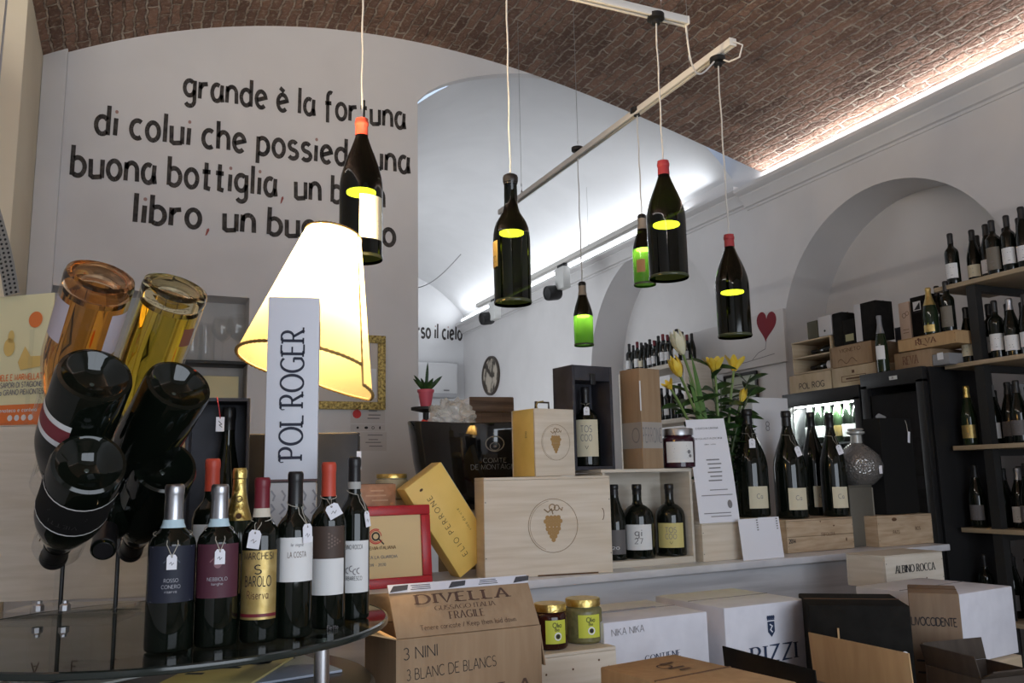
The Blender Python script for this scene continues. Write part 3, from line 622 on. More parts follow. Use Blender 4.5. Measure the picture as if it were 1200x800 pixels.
# ================================================================== LIGHTS ON RAILS
def hang_bottle(name, label, px, ptop, pbot, y=None, x=None, R=.055, shape='bordeaux', cap=None, glass=None, led=LEDM, ledz=.58, rail_z=3.0, labels=(), capz=.86, neck=None, up=None, lean=0, ledr=.72, point=2.0):
    """bottle without a bottom hung from the rail by a cord, an LED disc inside"""
    v, ax_ = (y, 1) if y is not None else (x, 0)
    pt, pb_ = atax(px, ptop, ax_, v), atax(px, pbot, ax_, v)
    c = (pt + pb_) / 2; H = pt.z - pb_.z; loc = Vector((pt.x, pt.y, pt.z - H))
    t = thing(name, label, 'pendant lamp', loc, face_cam(loc), 'bottle lamps hung from the ceiling rails'); pr = PROF[shape]
    outer = [(r * R, z * H) for r, z in pr if z >= .03 and r > 0]; outer[0] = (R * .985, 0)
    inner = [(max(r - .004, .004), z) for r, z in outer[::-1]]
    lo_p = [q for q in outer if q[1] < ledz * H] + [(prof_r(pr, ledz) * R, ledz * H)]; hi_p = lo_p[-1:] + [q for q in outer if q[1] > ledz * H]
    MB().lathe(lo_p, 40, glass).lathe(hi_p, 40, HG_D if led is LEDG else glass).build('glass_shell', None, t)  # green lamps: dark glass above the disc paints in the unlit neck
    MB().lathe([(R * .985, .0), (R * 1.012, .003), (R * 1.012, .008), (R * 1.0, .011)], 40).build('base_rim', mat('cut_glass_rim', (.05, .06, .03), .2), t)
    if cap:
        zs = [capz] + [z for r, z in pr if z > capz + .01 and r > 0]
        MB().lathe([(prof_r(pr, z) * R + .001, z * H) for z in zs] + [(.3 * R, H + .003), (0, H + .003)], 32).build('capsule', cap, t)
    if neck: MB().lathe([(prof_r(pr, z) * R + .0012, z * H) for z in (neck[0], (neck[0] + neck[1]) / 2, neck[1])], 24).build('neck_foil', neck[2], t)
    b = MB(); rr = (prof_r(pr, ledz) * R - .006) * .74; n = 0
    b.lathe([(0, 0), (rr, 0), (rr, .006), (0, .006)], 32, o=(0, 0, ledz * H)); b.build('led_disc', led, t)
    for lb in labels: label_mesh(R, lb[0] * H, lb[1] * H, lb[2], lb[3], lb[4], lb[5], off=.0012).build('paper_label', None, t, solid='keep')
    zr = rail_z - loc.z
    pts = [Vector((.0015 * math.sin(k * 1.7), .0015 * math.cos(k * 1.3), H + (zr - H) * k / 12)) for k in range(13)]
    pts[0] = Vector((0, 0, H + .002)); MB().tube(pts, .0032, 6).build('cord', CORDM, t)
    MB().lathe([(0, zr), (.017, zr), (.017, zr + .014), (.034, zr + .018), (.034, zr + .038), (0, zr + .038)], 20).build('rail_adapter', BLACK, t)
    return t
HG_D = tinted('lamp_glass_dark', (.05, .06, .014), .06, .8); HG_G = tinted('lamp_glass_green', (.16, .42, .05), .05, .8, frost=(.36, .72, .14))
RZ = 3.2; RY = atax(759, 20, 2, RZ).y + .03
RX = 2.26
HK = .0
tl = lambda n_, z0, dz: lines(-.022, .022, [z0 - k * dz for k in range(n_)], .0022, .3)
hang_bottle('bottle_lamp', 'hanging dark bottle lamp with orange-red cap and white label, in front of the wall lettering', 424, 141, 305, y=RY, R=.069, shape='lampburg', cap=CAP_R, glass=HG_D, ledz=.47, rail_z=RZ, labels=((.12, .42, .62, CREAM, [(lines(-.03, .03, [.07, .085, .10, .115], .002, .4), INKG)], .55),), capz=.885, point=.5)
hang_bottle('bottle_lamp', 'hanging straight-sided dark bottle lamp with black neck and small ochre label', 598, 206, 356, y=RY, R=.064, shape='lampstraight', cap=CAP_K, glass=HG_D, ledz=.54, rail_z=RZ, labels=((.27, .47, .32, OCHRE, [(lines(-.012, .012, [.12, .14, .16], .002), INKB)], -1.15),), capz=.93, point=.5)
hang_bottle('bottle_lamp', 'hanging wide dark bottle lamp with red cap, right of centre above the flowers', 777, 190, 326, y=RY, R=.073, shape='lampburg', cap=CAP_CR, glass=HG_D, ledz=.45, rail_z=RZ, capz=.885, point=.5)
hang_bottle('bottle_lamp', 'hanging dark bottle lamp with dark red cap, the furthest right of the lamps', 854, 276, 397, x=RX, R=.069, shape='lampburg', cap=CAP_CR, glass=HG_D, ledz=.43, rail_z=3.2, capz=.885, point=.4)
hang_bottle('bottle_lamp', 'hanging bright green bottle lamp half hidden behind a dark bottle lamp', 752, 252, 336, x=RX, R=.054, shape='champagne', cap=CAP_K, glass=HG_G, led=LEDG, ledz=.50, rail_z=3.24, capz=.95, neck=(.79, .945, mat('dull_foil', (.32, .27, .22), .5, .4)), labels=((.16, .34, .4, mat('rust_label', (.35, .18, .08), .6), [], -.3),), point=3)
hang_bottle('bottle_lamp', 'hanging small bright green bottle lamp, the furthest back of the lamps', 682, 331, 406, x=RX, R=.054, shape='champagne', cap=CAP_K, glass=HG_G, led=LEDG, ledz=.46, rail_z=3.27, capz=.95, neck=(.79, .945, mat('dull_foil', (.32, .27, .22), .5, .4)), point=3)
def rail(name, label, p0, p1, w=.035, h=.032, hung=()):
    p0, p1 = Vector(p0), Vector(p1); d = (p1 - p0); L_ = d.length; a = math.atan2(d.y, d.x)
    t = thing(name, label, 'ceiling light rail', p0, a)
    b = MB(); b.box((L_ / 2, w * .32, 0), (L_, w * .36, h), RAILM, .002); b.box((L_ / 2, -w * .32, 0), (L_, w * .36, h), RAILM, .002); b.box((L_ / 2, 0, h * .3), (L_, w * .4, h * .4), RAILM)
    b.build('rail_body', None, t); MB().box((L_ / 2, 0, -h * .08), (L_ - .02, w * .27, h * .2)).build('track_slot', BLACK, t)
    for sx in (-.004, L_ + .004): MB().box((sx, 0, 0), (.008, w * 1.05, h * 1.08), RAILM, .002).build('end_cap', RAILM, t)
    for k in hung:
        q = p0 + d * k; top = vz(q.x) if q.y < YT else cb[1] + math.sqrt(cb[2] ** 2 - (q.x - cb[0]) ** 2)
        b = MB(); b.tube([(L_ * k, 0, h * .5), (L_ * k, 0, top - q.z)], .0016, 5); b.build('hanging_wire', WIRE, t)
        MB().lathe([(0, 0), (.006, .004), (.006, .02), (.0015, .03), (.0015, .05), (.005, .055), (.005, .07), (0, .075)], 10, o=(L_ * k, 0, h * .5)).build('wire_clip', STEEL, t)
    return t
r1 = rail('light_rail', 'long white ceiling rail running to the back, carrying three bottle lamps', (RX, atax(858, 54, 0, RX).y, 3.26), (RX, 5.15, 3.30), hung=(.12, .55, .86))
r2 = rail('light_rail', 'white ceiling rail crossing the room at the top edge, carrying bottle lamps', (-.3, RY, 3.24), (atax(803, 20, 1, RY).x, RY, 3.24), hung=(.2, .95))
ra, rb_ = atax(560, 353, 0, 4.3), atax(775, 255, 0, 4.3)
r3 = rail('spot_rail', 'white ceiling rail near the right-hand wall carrying two spotlights', (4.3, rb_.y, (ra.z + rb_.z) / 2), (4.3, ra.y, (ra.z + rb_.z) / 2), w=.06, h=.05, hung=(.3, .7))
# cable joining the two rails
e1 = Vector((atax(803, 22, 1, RY).x, RY, 3.23)); e2 = Vector((RX, atax(858, 54, 0, RX).y, 3.26))
pts = []
for k in range(25):
    u = k / 24; p = e1.lerp(e2 + Vector((0, .10, -.02)), u); p.z -= .13 * math.sin(PI * u) * (1 - .2 * u); p.y += .05 * math.sin(PI * u); pts.append(p)
pts += [e2 + Vector((.02, .05, -.06)), e2 + Vector((.035, 0, -.06)), e2 + Vector((.03, -.03, -.02)), e2 + Vector((0, -.01, 0))]
tag(MB().tube(pts, .004, 6).build('cable', mat('white_cable', (.7, .68, .66), .5)), 'white cable looping between the ends of the two ceiling rails', 'cable')
def spot(label, px, py, tz):
    p = atax(px, py, 0, 4.28); z0 = r3.location.z - .024
    t = thing('spotlight', label, 'spotlight', (4.3, p.y, z0), 0, 'spotlights on the rear rail')
    MB().box((0, 0, -.02), (.05, .16, .04), None, .004).build('rail_mount', BLACK, t)
    MB().box((0, .0, -.16), (.09, .20, .24), None, .006).build('gear_box', mat('spot_white', (.62, .62, .60), .5), t)
    h = MB(); M_ = Matrix.Rotation(math.radians(100), 3, 'Y') @ Matrix.Rotation(math.radians(25), 3, 'X')
    h.lathe([(0, -.08), (.075, -.08), (.085, -.05), (.085, .06), (.078, .08), (.07, .065), (0, .05)], 28, o=(-.06, .13, -.30 + tz), M=M_.inverted()); h.build('lamp_head', BLACK, t)
    MB().tube([(0, .06, -.28), (-.03, .10, -.28 + tz * .5), (-.05, .12, -.29 + tz)], .018, 8).build('swivel_arm', BLACK, t)
spot('white boxy spotlight with black head, third of the way along the right-hand rail', 657, 312, 0)
spot('white boxy spotlight with black round head at the far end of the rail', 578, 348, .06)
pts = []
p0_, p1_ = atax(470, 338, 1, YF - .3), atax(540, 298, 1, YF - 2)
for k in range(17):
    u = k / 16; p = p0_.lerp(p1_, u); p.z -= .16 * math.sin(PI * u); pts.append(p)
tag(MB().tube(pts, .007, 6).build('ceiling_cable', mat('grey_cable', (.3, .3, .3), .6)), 'thin grey cable sagging across the rear room vault', 'cable')

# ================================================================== REAR ROOM AND RIGHT WALL
# heart picture, small frame, oval picture, air conditioner
f = face(RW(XR - .035), 790, 917, 0, None, 0, yc=395)
pa, pb_ = atax(917, 361, 0, XR - .035), atax(917, 424, 0, XR - .035); y_far = atax(783, 400, 0, XR - .035).y
W_, H_ = y_far - pa.y, pa.z - pb_.z
t = thing('canvas_picture', 'long white canvas with a dark red heart on the right-hand wall', 'picture', (XR - .035, (y_far + pa.y) / 2, pb_.z), -PI / 2)
MB().box((0, .016, H_ / 2), (W_, .032, H_), None, .003).build('canvas', mat('canvas_white', (.62, .60, .59), .85), t)
hp = []
for k in range(40):
    a = 2 * PI * k / 40; hp.append((16 * math.sin(a) ** 3, 13 * math.cos(a) - 5 * math.cos(2 * a) - 2 * math.cos(3 * a) - math.cos(4 * a)))
hy = atax(898, 380, 0, XR - .035); hx = (y_far + pa.y) / 2 - hy.y; hz = hy.z - pb_.z; k_ = .0088
lettering(t, shift([[(x * k_ * .85, y * k_) for x, y in hp]], hx, hz, -.15), mat('heart_red', (.20, .015, .025), .8), name='heart')
lettering(t, ribbon([(hx - .01, hz - .13), (hx - .03, hz - .2), (hx - .12, hz - .22), (hx - .2, hz - .27)], lambda q: .006) + ribbon([(-W_ * .1, .05), (W_ * .2, .055), (W_ * .42, .08)], lambda q: .006), INKG, name='painted_line')
blk = shift([[(x * .0035, y * .005) for x, y in hp]], -W_ / 2 + .22, H_ * .42) + ring(-W_ / 2 + .29, H_ * .55, .07, .045, 20, -60, 200)
lettering(t, blk, mat('bronze_paint', (.05, .03, .02), .7), name='painted_figure')
def frame_thing(name, label, p, rz, w, h, fm, pm, bw=.02, dep=.02, cat='framed picture'):
    t = thing(name, label, cat, p, rz); b = MB()
    for x0, x1, z0, z1 in ((-w / 2, w / 2, 0, bw), (-w / 2, w / 2, h - bw, h), (-w / 2, -w / 2 + bw, bw, h - bw), (w / 2 - bw, w / 2, bw, h - bw)):
        b.box(((x0 + x1) / 2, dep / 2, (z0 + z1) / 2), (x1 - x0, dep, z1 - z0), None, .003)
    b.build('frame', fm, t); MB().box((0, dep * .7, h / 2), (w - 2 * bw, .003, h - 2 * bw)).build('picture_sheet', pm, t)
    return t
c, w, h, a = face(RW(XR - .03), 848, 887, 437, 470)
t = frame_thing('wall_frame', 'small black-framed pale print on the right-hand wall behind the flowers', c, a, w, h, BLACK, mat('greenish_paper', (.55, .60, .52), .6), .025)
lettering(t, lines(-w * .25, w * .25, [h * .4, h * .5, h * .6], .008), INKG, lambda x, z: Vector((x, .011, z)))
pc = atax(574, 440, 0, XR - .03); t = thing('oval_frame', 'oval dark-rimmed portrait hanging on the wall far back', 'framed picture', pc, -PI / 2)
rz_ = atax(574, 417, 0, XR - .03).z - pc.z; ry_ = abs(atax(584, 440, 0, XR - .03).y - pc.y)
b = MB(); b.grid([[Vector((ry_ * s_ * math.cos(2 * PI * k / 40), y_, rz_ * s_ * math.sin(2 * PI * k / 40))) for k in range(41)] for s_, y_ in ((1.0, .028), (1.0, 0), (.95, -.008), (.88, 0), (.86, .012))]); b.build('oval_rim', mat('dark_bronze', (.06, .045, .035), .5), t)
b = MB(); b.poly([Vector((ry_ * .87 * math.cos(2 * PI * k / 40), .01, rz_ * .87 * math.sin(2 * PI * k / 40))) for k in range(40)]); b.build('portrait_print', noisy('portrait_print', (.05, .04, .03), (.50, .44, .36), (6, 6, 4), .6, 0, 4, 1.4, lo=.45, hi=.55), t, solid='keep')
c, w, h, a = face(YP(YF - .24), 466, 537, 424, 466); t = thing('air_conditioner', 'white wall-mounted air conditioner on the far wall', 'air conditioner', c, 0)
MB().box((0, .12, h * .56), (w, .22, h * .88), None, .03, seg=3).build('housing', mat('appliance_white', (.66, .66, .67), .4), t)
MB().box((0, .10, h * .10), (w * .97, .17, h * .16), None, .02).build('air_flap', mat('appliance_grey', (.42, .42, .44), .5), t)
MB().box((w * .30, -.002, h * .22), (.09, .006, .02)).build('status_badge', INKG, t)
# tall brown cabinet far back
c, w, h, a = face(RW(4.2), 552, 599, 463, None, 0, yc=480)
c, w, h, a = face(YP(7.2), 551, 600, 465, None, 0, yc=480)
t = thing('wine_cabinet', 'brown wooden cabinet standing behind the black bucket', 'cabinet', c, math.radians(-8)); WAL = noisy('walnut', (.10, .055, .03), (.22, .13, .075), (1, 1, 12), .45, .04, 5, 2)
MB().box((0, .2, h / 2), (w, .4, h - .005), WAL, .01).build('carcass', None, t); MB().box((0, .195, h - .07), (w * 1.02, .43, .14), WAL, .01).build('cornice_board', None, t)
MB().box((0, -.006, h * .5), (w * .46, .012, h * .86), WAL, .004, M=None).build('door', None, t)
for sx in (-1, 1): MB().box((sx * w * .36, -.006, h * .48), (w * .2, .012, h * .8), WAL, .004).build('door', None, t)
# ---- shelf bottles: a few kinds built once, then copied
def shelf_proto(H, R, shape, cap, lm, lz=(.14, .42), seal=None, tagc=False, glass=None):
    t = thing('shelf_bottle', 'x', 'wine bottle', (0, 0, -9)); pr = PROF[shape]; n = 16
    MB().lathe([(r * R, z * H) for r, z in pr], n).build('glass_body', glass or GLASS_B, t)
    if cap: MB().lathe([(prof_r(pr, z) * R + .001, z * H) for z in (.80, .9, .955, .985)] + [(.34 * R, H + .001), (0, H + .0012)], n).build('capsule', cap, t)
    if lm: label_mesh(R, lz[0] * H, lz[1] * H, .95, lm, [(lines(-R * .6, R * .6, [H * (lz[0] + (lz[1] - lz[0]) * q) for q in (.2, .35, .7)], H * .008, .5), INKG)], n=8, off=.001).build('paper_label', None, t, solid='keep')
    t['H'] = H; return t
BP = [shelf_proto(.31, .038, 'bordeaux', CAP_K, LIGHT), shelf_proto(.32, .040, 'burgundy', CAP_K, PAPER, (.12, .36)), shelf_proto(.30, .039, 'bordeaux', CAP_K, TAUPE, (.10, .5)),
      shelf_proto(.32, .041, 'champagne', GOLD, GOLDLAB, (.12, .34), glass=GLASS_G), shelf_proto(.30, .037, 'bordeaux', CAP_DR, LIGHT), shelf_proto(.31, .042, 'champagne', SILVER, LIGHT, (.10, .36)),
      shelf_proto(.32, .042, 'champagne', CAP_K, GREYLAB, (.12, .36)), shelf_proto(.31, .039, 'burgundy', CAP_K, CREAM, (.12, .34)), shelf_proto(.32, .042, 'champagne', CAP_K, ORANGELAB, (.12, .34)), shelf_proto(.30, .037, 'burgundy', CAP_K, None)]
DESC = ['black-capped bottle with a tall white label', 'round-shouldered bottle with a white label', 'bottle with a broad taupe label', 'gold-necked sparkling bottle with gold label', 'bottle with a wine-red capsule and white label', 'silver-necked sparkling bottle with white label', 'black-necked sparkling bottle with grey label', 'round-shouldered bottle with a cream label', 'dark sparkling bottle with an orange label', 'dark unlabelled bottle']
used = set()
ORD = ['first', 'second', 'third', 'fourth', 'fifth', 'sixth', 'seventh', 'eighth', 'ninth', 'tenth', 'eleventh', 'twelfth', 'thirteenth', 'fourteenth']
def put(kind, loc, rz, label, group, s=1.0):
    o = BP[kind] if kind not in used else copy_tree(BP[kind]); used.add(kind)
    o.location = loc; o.rotation_euler = (0, 0, rz); o['label'] = label; o['group'] = group; o.scale = (s, s, s); return o
# ---- black iron rack on the right-hand wall
SX = 4.25; yl = 3.40; y_r = 1.5
sz_ = [2.50, 2.045, 1.585, 1.135, .66]
t = thing('bottle_rack', 'black iron rack with wooden shelves along the right-hand wall', 'shelving rack', (SX, yl, 0), -PI / 2)
for k, z in enumerate(sz_):
    x0 = -.02 if k == 0 else 0.0
    MB().box(((x0 + yl - y_r) / 2, .235, z - .0125), (yl - y_r - x0, .47, .025), OLDPINE, .002).build('shelf', None, t)
for xx in (.20, 1.55):
    MB().box((xx, .045, 1.235), (.055, .05, 2.47)).build('post', IRON, t)
    MB().box((xx, .50, 1.235), (.055, .05, 2.47)).build('post', IRON, t)
    for z in sz_[:-1]: MB().box((xx, .26, z - .045), (.045, .45, .035)).build('bracket', IRON, t)
GP = ['bottles on the top shelf of the iron rack', 'bottles on the second shelf of the iron rack', 'bottles on the third shelf of the iron rack', 'bottles on the fourth shelf of the iron rack', 'bottles on the lowest shelf of the iron rack']
SN = ['top shelf', 'second shelf', 'third shelf', 'fourth shelf', 'lowest shelf']
kinds = [[(0, 7, 1, 2, 0, 1, 0, 1, 4), (9, 0, 9, 1, 9, 0, 9, 0, 9)], [(7, 0, 0, 5, 1, 0, 4, 2), (9, 1, 9, 9, 0, 9, 1)], [(3, 5, 6, 6, 8, 6, 1), (9, 6, 9, 1)], [(6, 9, 5, 6, 1, 6), (9, 6, 9)], [(0, 6, 9, 1, 0, 6, 9), (9, 1, 9)]]
for lv in range(5):
    z = sz_[lv]; step = .0885 if lv < 2 else .1
    for row, ks in enumerate(kinds[lv]):
        for k, kd in enumerate(ks):
            xx = .055 + k * step + row * .04; 
            if lv == 1: xx = .105 + k * step + row * .04
            yy = .14 + row * .12 if row else .085
            if abs(xx - .20) < .066 and yy < .12: yy = .155 if row == 0 else yy + .05
            p = Vector((SX + yy, yl - xx, z + .0005))
            where = ('front row of the rack\'s ' if row == 0 else 'back row of the rack\'s ') + SN[lv]
            put(kd, p, -PI / 2 + .35, f'{DESC[kd]}, {ORD[k]}, {where}', GP[lv], .05 + .97 + .05 * random.random())
# white gift boxes on the rack
for lv, x0, w, h, lab in ((2, .16, .09, .34, 'plain pale gift box behind the gold-necked bottle on the iron rack'), (3, .30, .13, .26, 'pale carton at the back of the fourth rack shelf')):
    f_ = (Vector((SX + .33, yl - x0, sz_[lv])), w, h, -PI / 2); carton('gift_box', lab, f_, .10, mat('dull_white_card', (.40, .40, .41), .8), 'gift box')
# ---- two bottle fridges
FX = 4.1; FZ = 2.04
def fridge(label, ya, yb_, glow, FZ):
    w = ya - yb_; t = thing('bottle_fridge', label, 'wine fridge', (FX, (ya + yb_) / 2, 0), -PI / 2); d = .58; e = .035
    b = MB()
    for c_, s_ in (((-w / 2 + e / 2, d / 2 + .03, FZ / 2), (e, d - .06, FZ)), ((w / 2 - e / 2, d / 2 + .03, FZ / 2), (e, d - .06, FZ)), ((0, d / 2 + .03, FZ - .03), (w - 2 * e, d - .06, .06)), ((0, d / 2 + .03, .06), (w - 2 * e, d - .06, .12)), ((0, d - .02, FZ / 2), (w - 2 * e, .03, FZ - .12))):
        b.box(c_, s_, None, .002)
    b.build('cabinet_shell', BLACK, t)
    for z in (.55, .95, 1.30, 1.64): MB().box((0, d / 2 + .03, z), (w - 2 * e, d - .16, .012)).build('wire_shelf', STEEL if glow else IRON, t)
    b = MB(); fw = .05
    for x0, x1, z0, z1 in ((-w / 2, w / 2, .1, .1 + fw), (-w / 2, w / 2, FZ - .07 - fw * .4, FZ - .0), (-w / 2, -w / 2 + fw, .1 + fw, FZ - .07), (w / 2 - fw, w / 2, .1 + fw, FZ - .07)):
        b.box(((x0 + x1) / 2, .02, (z0 + z1) / 2), (x1 - x0, .04, z1 - z0), None, .003)
    b.build('door_frame', BLACK, t); MB().box((0, .02, FZ / 2), (w - 2 * fw, .008, FZ - .27)).build('door_glass', tinted('fridge_glass', (.80, .82, .82) if glow else (.25, .26, .27), .03, .8) if glow else tinted('fridge_glass_dark', (.22, .23, .24), .03, .8), t)
    MB().box((-w / 2 + .025, -.012, 1.2), (.018, .02, .5), None, .004).build('door_handle', BLACK, t)
    if glow:
        MB().box((0, .07, FZ - .085), (w - .1, .02, .02)).build('light_tube', mat('fridge_tube', (1, 1, 1), .5, emit=(.95, 1, .95), estr=22), t)
        l = bpy.data.lights.new('fridge_light', 'AREA'); l.shape = 'RECTANGLE'; l.size = w - .12; l.size_y = .05; l.energy = 45; l.color = (.93, 1, .95); lo = bpy.data.objects.new('fridge_light', l); link(lo, t); lo.location = (0, .10, FZ - .10); lo.rotation_euler = (math.radians(25), 0, 0)
        MB().box((0, d - .04, FZ / 2 + .3), (w - .09, .004, FZ - .9)).build('liner', mat('fridge_liner', (.75, .78, .78), .6), t)
    else:
        MB().box((w * .06, -.003, FZ - .045), (.055, .004, .022)).build('temperature_display', mat('display_plate', (.62, .62, .60), .5), t)
        lettering(t, shift(text2d('38', .012)[0], w * .06 - .01, FZ - .05), INK, lambda x, z: Vector((x, -.0062, z)), 'display_digits')
    return t
fridge('lit glass-door fridge full of bottles behind the counter', 4.58, 3.90, True, 1.985)
fridge('dark glass-door fridge beside the iron rack', 3.885, 3.43, False, 2.04)
for lv, z in enumerate((1.306, 1.646)):
    for k in range(7):
        kd = (5, 3, 5, 1, 5, 3, 5)[(k + lv * 2) % 7]
        o = put(kd, Vector((FX + .13, 4.50 - .04 - k * .083, z + .0015)), -PI / 2 + .3, f'{DESC[kd]} in the lit fridge, {ORD[k]}, {"upper" if lv else "middle"} shelf', 'bottles in the lit fridge', 1.0 if lv == 0 else .98)
for k in range(3):
    put(5 if k != 1 else 1, Vector((FX + .13, 3.70 - k * .10, 1.306 + .0015)), -PI / 2 + .3, f'bottle behind the dark fridge door, {ORD[k]} along its shelf', 'bottles in the dark fridge')
# ---- rack in the rear niche
NX = 4.42
c, w, h, a = face(RW(NX), 722, 808, 437, None, 0, yc=437)
ya, yb_ = atax(726, 432, 0, NX).y, atax(800, 420, 0, NX).y; zt = atax(790, 424, 0, NX).z
t = thing('niche_shelf', 'pale shelf unit in the rear wall niche crowded with bottles', 'shelving rack', (NX, (ya + yb_) / 2, 0), -PI / 2); w = ya - yb_
for z in (zt, zt - .5, zt - 1.0): MB().box((0, .16, z - .02), (w, .32, .04), PALE, .003).build('shelf', None, t)
for sx in (-1, 1): MB().box((sx * (w / 2 + .012), .16, zt / 2), (.022, .32, zt), PALE, .003).build('side_board', None, t)
nb_ = 0
for row in range(2):
    for k in range(12):
        kd = random.choice((0, 1, 4, 9, 0, 7, 9)); nb_ += 1
        put(kd, Vector((NX + .06 + row * .12, ya - .10 - row * .06 - k * (w - .22) / 11.5, zt + .0005)), -PI / 2 + .2, f'{DESC[kd]}, {ORD[k]}, {"front" if row == 0 else "back"} row of the rear niche shelf', 'bottles on the rear niche shelf', .86 + .12 * random.random())
for k in range(9):
    kd = random.choice((0, 1, 9)); put(kd, Vector((NX + .07, ya - .12 - k * (w - .24) / 8.5, zt - .5 + .0005)), -PI / 2 + .2, f'{DESC[kd]}, {ORD[k]}, lower rear niche shelf', 'bottles on the lower rear niche shelf')

# ================================================================== BOXES AND BOTTLES ON TOP OF THE FRIDGES
def topz(px): return 1.985 if px < 1010 else 2.04
TX = 4.16
def fr(x0, x1, yt, zb, xx=TX, yc=None): return face(RW(xx), x0, x1, yt, None, zb, yc=yc or yt + 12)
F0 = fr(925, 974, 437, 1.986); t = carton('wine_carton', 'pale cardboard carton with pen lettering, on the left end of the lit fridge', F0, .34, CARD_T, tape=CARD_T)
txt(t, 'POL ROG', t['w'] * .05, t['h'] * .22, t['h'] * .3, t['w'] * .6, INK, w=.12)
F1 = fr(975, 1027, 428, 1.986); t = carton('wine_carton', 'pale taped cardboard carton with a printed rectangle, on the lit fridge', F1, .34, CARD_T, tape=CARD_T)
w, h = t['w'], t['h']; lettering(t, [q for a, b_, c_, d_ in ((-.28, .25, .28, .28), (-.28, .52, .28, .55), (-.28, .25, -.265, .55), (.265, .25, .28, .55)) for q in rect(a * w, b_ * h, c_ * w, d_ * h)] + rect(-.03 * w, .65 * h, .03 * w, .8 * h) + lines(-.2 * w, .2 * w, [.4 * h], .01), INKB)
z1 = F1[0].z + F1[2] + .002
F2 = fr(972, 1022, 403, z1); t = carton('wine_carton', 'brown cardboard carton with faint printed lettering, stacked on the taped one', F2, .30, CARD, tape=CARD_D)
txt(t, 'VIGNETO', 0, t['h'] * .68, t['h'] * .16, t['w'] * .5, INKB, w=.13); lettering(t, ribbon([(-t['w'] * .3 + k * t['w'] * .03, t['h'] * (.25 + .12 * math.sin(k * .7))) for k in range(16)], lambda q: .004), INKB, name='printed_swirl')
# open wooden rack with two lying bottles
z0 = F0[0].z + F0[2] + .002; c, w, h, a = fr(928, 974, 397, z0)
t = thing('bottle_crate', 'open two-tier wooden crate holding bottles on their sides, above the lit fridge', 'wooden box', c, a)
for z in (.005, h / 2, h - .005): MB().box((0, .16, z), (w, .32, .009), OLDPINE, .001).build('shelf', None, t)
for sx in (-1, 1): MB().box((sx * (w / 2 - .004), .16, h / 2), (.008, .32, h - .02), OLDPINE, .001).build('side_board', None, t)
MB().box((0, .316, h / 2), (w - .02, .008, h - .02), OLDPINE).build('back_board', None, t)
Rm = Matrix.Rotation(-PI / 2, 4, 'Z')
for k, (z, lab) in enumerate(((h / 2 + .0055, 'bottle lying on the upper tier of the open wooden crate'), (.0105, 'bottle lying on the lower tier of the open wooden crate'))):
    o = copy_tree(BP[9 if k == 0 else 1]); used.add(9); s_ = min(.85, (h / 2 - .014) / .085, (w - .03) / .31); rr = .040 * s_
    o['label'] = lab; o['group'] = 'bottles lying in the open crate'; o.scale = (s_, s_, s_)
    p = Matrix.Rotation(a, 4, 'Z') @ Vector((w / 2 - .014, .06 + rr, z + rr)); o.location = Vector((c.x, c.y, c.z)) + Vector(p)
    o.rotation_mode = 'QUATERNION'; o.rotation_quaternion = (Matrix.Rotation(a, 4, 'Z') @ Matrix.Rotation(-PI / 2, 4, 'Y') ).to_quaternion()
zr = c.z + h + .001
carton('gift_box', 'small olive-dark gift box, leftmost above the open wooden crate', fr(946, 958, 376, zr), .09, mat('olive_card', (.07, .065, .04), .7), 'gift box')
t = carton('gift_box', 'small square white gift box above the open wooden crate', fr(958.5, 974, 370, zr), .09, mat('offwhite_card', (.50, .49, .50), .7), 'gift box')
lettering(t, disc(0, t['h'] * .25, .008), INK)
z2 = F2[0].z + F2[2] + .002
carton('gift_box', 'black gift box with rounded top edge above the brown carton', fr(974.5, 987, 366, z2), .12, BLACKCARD, 'gift box', bev=.012)
t = carton('gift_box', 'short black gift box with an olive label, beside the tall white-edged box', fr(987.5, 1001, 374, z2), .10, BLACKCARD, 'gift box')
lettering(t, rect(-t['w'] * .3, t['h'] * .12, t['w'] * .42, t['h'] * .4), mat('olive_label', (.30, .29, .16), .7), name='paper_label')
t = carton('gift_box', 'tall black gift box with a white front edge above the brown carton', fr(1001.5, 1027, 354, z2), .14, BLACKCARD, 'gift box')
MB().box((-t['w'] * .36, -.0015, t['h'] / 2), (t['w'] * .28, .003, t['h'] * .985), mat('offwhite_card', (.50, .49, .50), .7)).build('white_panel', None, t)
p = RW(TX - .02).hit(1036, 440); hb = RW(TX - .02).hit(1036, 368).z - 2.043
bottle('wine_bottle', 'tall dark bottle with grey neck and pale label standing between the cartons on the fridge', (p.x, p.y, 2.0405), -PI / 2 + .4, hb, .036, 'burgundy', GLASS_G, mat('silver_grey_sleeve', (.22, .22, .23), .4), .68, None, [(.22, .46, .8, LIGHT, [(lines(-.02, .02, [.06, .08], .003), INKG)], 0)], n=20)
